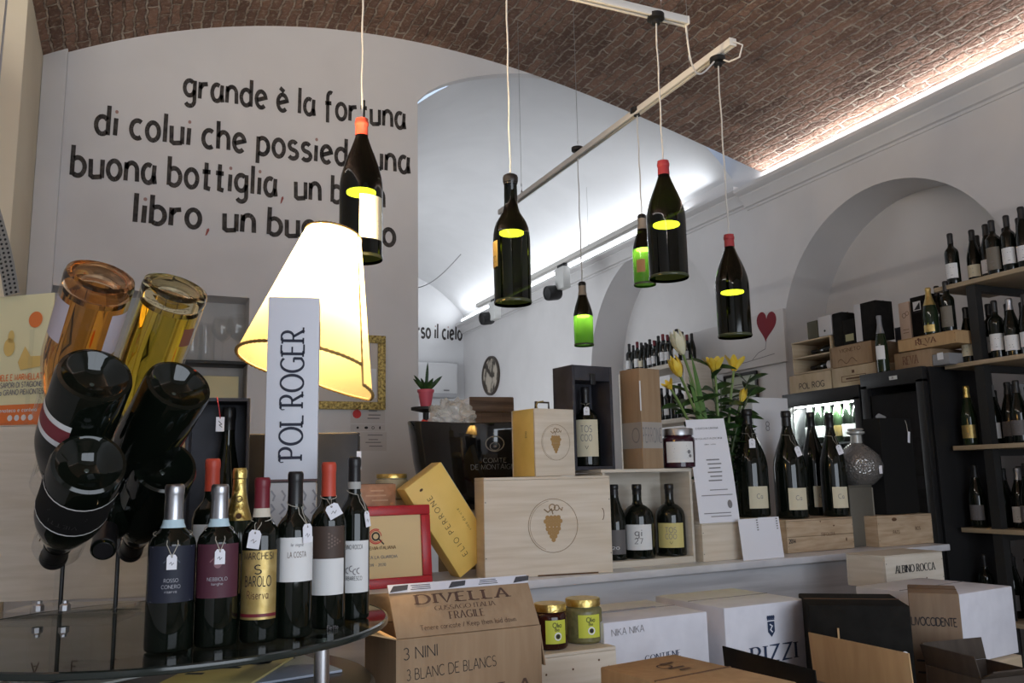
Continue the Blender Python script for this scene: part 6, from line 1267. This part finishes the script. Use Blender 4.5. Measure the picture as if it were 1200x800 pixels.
# ---- acrylic rack with six big bottles hung neck-down
f0 = atax(72, 722, 2, TZ0)
rk = thing('bottle_rack', 'clear acrylic rack holding six upside-down bottles on the glass table', 'bottle rack', (f0.x, f0.y, TZ0), -YAW)
MB().box((0, .05, .008), (.26, .16, .015), None, .003).build('base_plate', ACRYL, rk)
def hung(px, py, nx, ny, d0, R, L_):
    B = at(px, py, d0); lo_, hi_ = d0, d0 + L_ * 1.2
    for _ in range(50):
        md = (lo_ + hi_) / 2; N_ = at(nx, ny, md)
        if (N_ - B).length > L_: hi_ = md
        else: lo_ = md
    N_ = at(nx, ny, (lo_ + hi_) / 2); return B, (N_ - B).normalized()
def clearb(name, tint): return tinted(name, tint, .03, .9)
AMB = mat('amber_wine', (.60, .20, .02), .02, trans=1, ior=1.12); YEL = mat('yellow_wine', (.75, .46, .02), .02, trans=1, ior=1.12)
RB = [(119, 322, 58, 520, 1.52, .059, .38, 'amber bottle hung upside down, upper left in the acrylic rack', 'amber'),
      (207, 335, 140, 530, 1.62, .060, .38, 'yellow bottle hung upside down, upper right in the acrylic rack', 'yellow'),
      (112, 438, 58, 590, 1.45, .062, .38, 'dark bottle with red and white label, middle left in the acrylic rack', 'dark'),
      (210, 450, 132, 590, 1.60, .062, .38, 'dark unlabelled bottle, middle right in the acrylic rack', 'dark'),
      (105, 542, 62, 655, 1.42, .060, .38, 'dark bottle with black label edged white, lower left in the acrylic rack', 'dark'),
      (194, 546, 152, 648, 1.68, .061, .38, 'dark bottle with a small grey label, lower right in the acrylic rack', 'dark')]
for k, (px, py, nx, ny, d0, R, L_, nm, kind) in enumerate(RB):
    B, ax_d = hung(px, py, nx, ny, d0, R, L_); B = B + ax_d * 0
    t = thing('hung_bottle', nm, 'wine bottle', B, 0, None); t.rotation_mode = 'QUATERNION'; q = ax_d.to_track_quat('Z', 'Y'); t.rotation_quaternion = q
    pr = PROF['burgundy']; H = L_
    base = [(0, .075), (.30, .068), (.55, .045), (.74, .012), (.86, 0), (.96, .006), (1, .028)]
    prof = [(r * R, z * H) for r, z in base + [p for p in pr if p[1] >= .1]]
    if kind == 'dark':
        MB().lathe(prof, 48).build('glass_body', GLASS_B, t)
        b = MB()
        for j in range(44): a = 2 * PI * j / 44; b.lathe([(.0016, 0), (0, -.0012)], 5, None, o=(R * .80 * math.cos(a), R * .80 * math.sin(a), .0055 * 1), M=None)
        b.lathe([(.004, .072 * H), (0, .066 * H)], 10); b.build('base_knurling', mat('knurl_glass', (.05, .06, .05), .05), t)
    else:
        col = (.97, .88, .76) if kind == 'amber' else (.98, .96, .86)
        MB().lathe(prof, 48).build('glass_body', clearb('rack_glass_' + kind, col), t)
        liq = [(0, .115), (.9, .115)] + [(r * .93, z) for r, z in pr if .2 < z < .93] + [(0, .93)]
        MB().lathe([(r * R, z * H) for r, z in liq], 40).build('wine_fill', mat('fill_' + kind, (.90, .50, .13) if kind == 'amber' else (.96, .74, .10), .02, trans=1, ior=1.30), t)
        MB().lathe([(R * .52, .046 * H), (R * .74, .012 * H), (R * .86, -.0006), (R * .965, .005 * H), (R * 1.004, .03 * H), (R * 1.004, .07 * H), (R * .9, .09 * H), (R * .6, .085 * H)], 48).build('thick_base', mat('thick_' + kind, (.72, .52, .36) if kind == 'amber' else (.80, .74, .52), .03, trans=1, ior=1.45), t)
    Rq = q.to_matrix(); vd = (EYE - B); loc_ = Rq.transposed() @ vd; la = math.atan2(loc_.x, -loc_.y)
    def LB(z0, z1, half, m_, off, ex=(), ink=()): label_mesh(R, z0 * H, z1 * H, half, m_, list(ink), la - off, extra=[(a_ * H, b__ * H, mm_) for a_, b__, mm_ in ex], off=.0008).build('paper_label', None, t, solid='keep')
    if k == 0: LB(.13, .34, .35, mat('lilac_label', (.48, .42, .46), .6), -.95); LB(.13, .36, .35, mat('lilac_label', (.48, .42, .46), .6), 1.0)
    if k == 1: LB(.16, .26, .22, mat('seal_brown', (.20, .07, .04), .5), .9)
    if k == 2: LB(.20, .36, .75, LIGHT, -.85, ((.235, .325, REDLAB),))
    if k == 4: LB(.14, .40, 1.5, MATTBLACK, -.1, ((.14, .150, LIGHT), (.39, .40, LIGHT)), [(shift(text2d('VIETTI', .012, w=.10, gap=.3)[0], -.025, .30 * H) + lines(-.04, .04, [.25 * H, .235 * H], .002), mat('faint_print', (.035, .032, .032), .6))])
    if k == 5: LB(.18, .33, .28, mat('dim_grey_label', (.20, .20, .18), .6), -1.0)
    MB().lathe([(prof_r(pr, z) * R + .001, z * H) for z in (.80, .86, .935, .955, .985)] + [(.3 * R, H + .001), (0, H + .001)], 32).build('capsule', CAP_K if k != 1 else mat('brown_foil', (.12, .08, .04), .4), t)
    rr = prof_r(pr, .70) * R + .004; p = B + Rq @ Vector((0, 0, .70 * H)); loc = Matrix.Rotation(YAW, 3, 'Z') @ (p - rk.location); M3 = Matrix.Rotation(YAW, 3, 'Z') @ Rq
    MB().lathe([(rr, 0), (rr + .004, 0), (rr + .004, .05), (rr, .05), (rr, 0)], 36, o=loc, M=M3).build('neck_ring', ACRYL, rk)
    if k in (0, 2, 4):  # upright the rings are fixed to
        pass
for x0, px in ((0, 53), (.13, 150)):
    zt_ = .62; MB().tube([(x0 - .03, .05, .0), (x0 - .03, .05, .16), (x0 - .02, .10, .35), (x0, .09, zt_)], .005, 8).build('support_rod', BLACK, rk)
b = MB(); b.box((.03, .13, .34), (.24, .008, .66), None, .003); b.build('back_panel', ACRYL, rk)
for dx in (-.04, .02): MB().lathe([(0, 0), (.012, 0), (.012, .012), (.007, .016), (.007, .022), (0, .024)], 8, o=(dx, -.025, .0165)).build('chrome_knob', STEEL, rk)
# two more bottles seen behind, necks towards the viewer
for px, py, bx, by, d0, nm in ((121, 645, 136, 545, 1.62, 'dark bottle behind the rack pointing its neck towards the viewer'),):
    N_, ax_d = hung(px, py, bx, by, d0, .056, .37); t = thing('hung_bottle', nm, 'wine bottle', N_ + ax_d * .37, 0); q = (-ax_d).to_track_quat('Z', 'Y'); t.rotation_mode = 'QUATERNION'; t.rotation_quaternion = q
    MB().lathe([(r * .056, z * .37) for r, z in PROF['bordeaux']], 32).build('glass_body', GLASS_B, t); MB().lathe([(prof_r(PROF['bordeaux'], z) * .056 + .001, z * .37) for z in (.80, .9, .955, .985)] + [(.3 * .056, .3712), (0, .3712)], 24).build('capsule', CAP_K, t)
# perforated strip at the left edge
p0, p1 = at(-14, 230, 2.4), at(14, 345, 2.4)
t = thing('perforated_strip', 'grey perforated metal strip hanging at the left edge of the view', 'metal strip', p0, -YAW); dv = Matrix.Rotation(YAW, 3, 'Z') @ (p1 - p0)
b = MB(); nx_ = Vector((dv.z, 0, -dv.x)).normalized() * -.022
b.grid([[dv * (k / 10) + nx_ * s_ + Vector((0, .012 * math.sin(PI * k / 10), 0)) for s_ in (-1, 1)] for k in range(11)]); b.build('strip_body', mat('zinc', (.30, .29, .27), .45, .4), t)
b = MB()
for k in range(22):
    for s_ in (-.6, 0, .6): b.poly([dv * ((k + .5 + .3 * abs(s_)) / 22) + nx_ * s_ + Vector((.004 * math.cos(j * PI / 3), .012 * math.sin(PI * (k + .5) / 22) - .002, .004 * math.sin(j * PI / 3))) for j in range(6)])
b.build('perforation', BLACK, t, solid='keep')
MB().tube([(0, 0, 0), (0, .02, 1.0), (0, .02, vz(p0.x) - p0.z)], .003, 6).build('hanging_wire', WIRE, t)

# ================================================================== BOXES STACKED IN FRONT OF THE COUNTER
DZ = .70
t = thing('display_table', 'low wooden trestle table under the cartons before the counter', 'table', (.62, 1.35, 0), 0)
MB().box((.93, .72, DZ - .02), (1.86, 1.44, .038), OLDPINE, .003).build('table_top', None, t)
for x in (.06, 1.80):
    for y in (.06, 1.38): MB().box((x, y, (DZ - .04) / 2), (.06, .06, DZ - .042), OLDPINE, .003).build('leg', None, t)
ZD_ = DZ + .0008; TH_ = .006
def open_carton(name, label, loc, w, d, h, ang, mout, flaps, cat='open box', inner=None):
    t = thing(name, label, cat, loc, ang); e = .005
    MB().box((0, e / 2, h / 2), (w, e, h), mout, .0008).build('front_wall', None, t); MB().box((0, d - e / 2, h / 2), (w, e, h), inner or mout, .0008).build('back_wall', None, t)
    for s_ in (-1, 1): MB().box((s_ * (w / 2 - e / 2), d / 2, h / 2), (e, d - 2 * e - .001, h), mout if s_ < 0 else (inner or mout), .0008).build('side_wall', None, t)
    MB().box((0, d / 2, e / 2), (w - 2 * e - .001, d - 2 * e - .001, e), mout).build('bottom', None, t)
    out = {}
    for side, ln, an, m_ in flaps:
        a = math.radians(an); b = MB(); ww = w if side in 'fb' else d
        b.box((0, 0, ln / 2), (ww - .004, .004, ln), m_, .0008)
        hin = {'f': Vector((0, .003, h + .001)), 'b': Vector((0, d - .003, h + .001)), 'l': Vector((-w / 2 + .003, d / 2, h + .001)), 'r': Vector((w / 2 - .003, d / 2, h + .001))}[side]
        rz = {'f': 0, 'b': PI, 'l': -PI / 2, 'r': PI / 2}[side]
        M_ = Matrix.Translation(hin) @ Matrix.Rotation(rz, 4, 'Z') @ Matrix.Rotation(a, 4, 'X')
        for v in b.bm.verts: v.co = M_ @ v.co
        out[side] = (b.build('flap', None, t), M_)
    t['w'] = w; t['h'] = h; return t, out
pl = Plane(at(548, 745, 2.05), math.radians(2)); c, w, h, a = face(pl, 464, 634, 741, None, ZD_, yc=742)
BR = mat('box_print', (.10, .055, .04), .8)
t, fl = open_carton('wine_carton', 'open brown carton with raised front flap and large printed capitals, nearest the glass table', c, w, .25, h, a, CARD, [('f', .135, -32, CARD), ('b', .12, 60, CARD_D), ('l', .10, 75, CARD_L), ('r', .10, 172, CARD)])
M_ = fl['f'][1]; FF = lambda x, z: M_ @ Vector((x, -.0032, z))
txt(t, 'DIVELLA', 0, .079, .024, w * .64, BR, FF, style='serif', w=.18, thin=.09, gap=.3); txt(t, 'GUSSAGO ITALIA', .0, .060, .011, w * .42, BR, FF, w=.12, style='serif'); txt(t, 'FRAGILE', 0, .036, .018, w * .24, BR, FF, **SER); txt(t, 'Tenere coricate / Keep them laid down', 0, .014, .012, w * .66, BR, FF, w=.10)
lettering(t, rect(-w / 2 + .002, .112, w / 2 - .002, .134), WHITECARD, FF, 'white_tape'); FF2 = lambda x, z: M_ @ Vector((x, -.0040, z))
lettering(t, [[(x0, .114), (x0 + .045, .118), (x0 + .05, .131), (x0 + .012, .130)] for x0 in (-w * .5 + .004, -w * .09, w * .38)] + [q for x0 in (-w * .36, w * .12) for q in lines(x0, x0 + .06, [.118, .123, .128], .002)], mat('tape_print', (.06, .06, .07), .6), FF2, 'tape_lettering')
txt(t, '3 NINI', -w * .34, h - .045, .026, w * .22, INK, w=.07, rot=.03); txt(t, '3 BLANC DE BLANCS', -w * .13, h - .088, .024, w * .60, INK, w=.07, rot=.04); txt(t, 'DIVELLA', .01, h - .165, .042, w * .80, BR, **SER)
# jars on a small crate
pl = Plane(at(679, 760, 2.25), math.radians(2)); c, w, h, a = face(pl, 633, 722, 762, None, ZD_, yc=762)
t = crate('wine_crate', 'pale wooden crate under the two labelled jars', (c, w, h, a), .15, CRATE_M, rim=.010); lettering(t, [q for x, z in ((-.1, .05), (.06, .03), (.09, .05), (-.02, .045)) for q in disc(x, h - z, .003, n=8)], INKB, name='wood_knot')
zJ = c.z + h + .0008; plj = pl.back(.075)
for px, yb_, yt_, x0, x1, mt, nm, lid in ((645, 761, 706, 627, 663, HONEY, 'dark jar with lime-yellow label, left of the pair on the pale crate', GOLD), (684, 755, 700, 664, 702, OLIVE, 'greenish jar with lime-yellow label, right of the pair on the pale crate', GOLD)):
    pq = plj.back(.03 if px > 660 else -.0); p = pq.hit(px, 740); R = .5 * (pq.hit(x0, 740) - pq.hit(x1, 740)).length; H = pq.hit(px, yt_).z - zJ; an = .35
    eye = [(disc(an * 0 + .004, H * .30, .006) , INK), (ring(.004, H * .30, .009, .003, 16), PAPER_W), (shift(text2d('Olio', .012, w=.14)[0], -.010, H * .50), INK), (shift(text2d('Bio', .008, w=.14)[0], -.004, H * .42), INK)]
    jar('preserve_jar', nm, (p.x, p.y, zJ), R, H, lid, mt, JARLAB, eye, 'lime-labelled jars on the pale crate', face_cam(p), an, .62)
# white cartons
pl = Plane(at(768, 722, 2.42), math.radians(3)); f_ = face(pl, 707, 829, 723, None, ZD_, yc=724); t = carton('wine_carton', 'white carton with pencilled capitals beside the two jars', f_, .30, WHITECARD)
w, h = t['w'], t['h']; txt(t, 'NIKA NIKA', -w * .28, h - .036, .018, w * .30, INKG, w=.09, rot=.03); txt(t, 'CONTIENE', w * .04, h - .115, .017, w * .34, INKN, rot=.04, **SER)
b = MB(); b.box((-w * .1, .15, h + .0025), (w * .78, .006, .003)); b.build('torn_seam', INKG, t)
pl = Plane(at(896, 707, 2.62), math.radians(3)); f_ = face(pl, 848, 945, 707, None, ZD_, yc=708); t = carton('wine_carton', 'white carton with navy crest and large navy capitals before the counter', f_, .34, WHITECARD)
w, h = t['w'], t['h']; txt(t, 'RIZZI', w * .06, h - .170, .046, w * .54, INKN, **SER)
cx_, cz_ = w * .04, h - .072; sh_ = [[(cx_ - .014, cz_ + .018), (cx_ + .014, cz_ + .018), (cx_ + .014, cz_ - .012), (cx_, cz_ - .028), (cx_ - .014, cz_ - .012)]]
lettering(t, sh_ + [q for k in range(5) for q in disc(cx_ - .012 + k * .006, cz_ + .030, .004, .006, 10)] + lines(cx_ - .015, cx_ + .015, [cz_ + .023], .003, 0), INKN, name='crest'); lettering(t, ribbon([(cx_ - .006, cz_ + .010), (cx_ + .004, cz_ + .004), (cx_ - .004, cz_ - .006), (cx_ + .004, cz_ - .014)], lambda q: .004), WHITECARD, lambda x, z: Vector((x, -.0018, z)), 'crest_figure')
sd = lambda y, z: Vector((-w / 2 - .0012, y, z)); lettering(t, [q for z in (h - .04, h - .055, h - .07) for q in lines(.04, .13, [z], .004, .4)], INKG, lambda x, z: sd(.2 - x, z), 'side_print')
# brown carton at the bottom edge
zc_ = atax(790, 772, 2, 1.045); k1, k2, k3 = atax(703, 781, 2, 1.045), atax(790, 766, 2, 1.045), atax(880, 795, 2, 1.045)
ang5 = math.atan2((k2 - k1).y, (k2 - k1).x); w5 = (k2 - k1).length; d5 = (k3 - k2).length * 1.25; n5 = Vector((-math.sin(ang5), math.cos(ang5), 0))
cF = (k1 + k2) / 2 - n5 * d5; t = carton('wine_carton', 'closed brown carton at the bottom edge with printing on its lid', (Vector((cF.x, cF.y, ZD_)), w5, 1.045 - ZD_, ang5), d5, CARD_L)
lettering(t, [q for y in (.62, .68, .8) for q in lines(-w5 * .1, w5 * .25, [d5 * y], .008, .3)] + ring(-w5 * .02, d5 * .74, .016, .004, 16), BR, lambda x, y: Vector((x, y, 1.045 - ZD_ + .002)), 'lid_print')
# open cartons, one black, one brown inside
def side_carton(px0, px1, py0, py1, dep, name, label, mout, mfl, wdt, fl_h, hh, inner, tilt=0):
    pm = at((px0 + px1) / 2, (py0 + py1) / 2, dep); a = -PI / 2 + math.radians(tilt); pl = Plane(pm, a); a_, b_ = pl.hit(px0, py0), pl.hit(px1, py1); w = (a_ - b_).length; c = (a_ + b_) / 2
    h = c.z - fl_h - ZD_; return open_carton(name, label, Vector((c.x, c.y, ZD_)), w, wdt, h, a, mout, [('f', fl_h, 4, mfl), ('l', .10, 100, mfl)], inner=inner)[0]
t = side_carton(848, 958, 756, 786, 2.05, 'wine_carton', 'open black carton with its flap standing up, in front of the navy-lettered carton', BLACKCARD, BLACKCARD, .16, .11, .2, BLACKCARD)
t = side_carton(949, 1068, 741, 765, 2.28, 'wine_carton', 'open carton with a tan flap standing up before the black box', CARD_D, CARD_L, .09, .13, .2, CARD_D)
pl = CP(2.56, 1010, -12); c, w, h, a = face(pl, 947, 1066, 709, None, ZD_, yc=709)
t = carton('wine_carton', 'big black carton with white lettering before the end of the counter', (c, w, h, a), .26, BLACKCARD); txt(t, 'MAGRO', w * .30, h - .145, .016, .08, PAPER_W, w=.2); MB().box((-w * .22, -.004, h - .11), (.005, .003, .09), CARD_L).build('torn_edge', None, t)
pl = CP(2.72, 1095, -24); c, w, h, a = face(pl, 1066, 1126, 695, None, ZD_, yc=720); t = carton('wine_carton', 'tall brown carton with dark printed capitals beside the plain white carton', (c, w, h, a), .22, CARD_D)
txt(t, 'LIVOCCIDENTE', -w * .03, h - .098, .024, w * .88, INK, w=.15, gap=.12); lettering(t, [q for cx2, cz2 in ((.1, .2), (.3, .2)) for q in ribbon([(w * (cx2 - .0), h - .18), (w * cx2, h - .23), (w * (cx2 + .1), h - .23)], lambda q_: .004)] + lines(-w * .45, -w * .2, [h - .205, h - .24], .006) + lines(w * .1, w * .4, [h - .26], .006), INK, name='handling_marks')
t_ = thing('side_table', 'low wooden stand beyond the cartons at the counter end', 'stand', (2.30, 2.42, 0), 0)
# plain white carton, right of it
pl = Plane(at(1150, 692, 3.0), math.radians(8)); c, w, h, a = face(pl, 1112, 1185, 691, None, ZD_ + .10, yc=695)
for x, y in ((.03, .03), (.33, .03), (.03, .39), (.33, .39)): MB().box((x, y, .37), (.05, .05, .74), OLDPINE).build('leg', None, t_)
b = MB(); b.box((.18, .21, .77), (.36, .42, .05), OLDPINE, .003); b.build('stand_top', None, t_)
t_.location = (c.x - .18 * math.cos(a) + .02 * math.sin(a), c.y - .18 * math.sin(a) - .02, 0); t_.rotation_euler = (0, 0, a)
c.z = .7965; t = carton('wine_carton', 'plain white carton with a blank front at the right end of the boxes', (c, w + .02, pl.hit(1150, 692).z - .7965, a), .36, WHITECARD)
pl = Plane(at(1072, 686, 3.62), COUNTER.a); c, w, h, a = face(pl, 1038, 1106, 648, 687, yc=667)
f0_ = c.z; t = thing('box_stand', 'narrow dark plinth under the lettered crate at the counter end', 'stand', (c.x, c.y, 0), a); MB().box((0, .09, f0_ / 2 - .001), (w * .9, .16, f0_ - .003), IRON, .004).build('plinth_body', None, t)
t = crate('wine_crate', 'wooden crate with printed black capitals at the end of the counter', (c, w, h, a), .20, PALE, rim=.005); txt(t, 'ALBINO ROCCA', 0, h * .45, h * .22, w * .68, INK, style='serif', w=.22, thin=.07, gap=.2); lettering(t, disc(-w * .02, h * .2, .005) + disc(w * .18, h * .22, .004), INKB, name='wood_knot')
pm = at(1188, 792, 2.30)
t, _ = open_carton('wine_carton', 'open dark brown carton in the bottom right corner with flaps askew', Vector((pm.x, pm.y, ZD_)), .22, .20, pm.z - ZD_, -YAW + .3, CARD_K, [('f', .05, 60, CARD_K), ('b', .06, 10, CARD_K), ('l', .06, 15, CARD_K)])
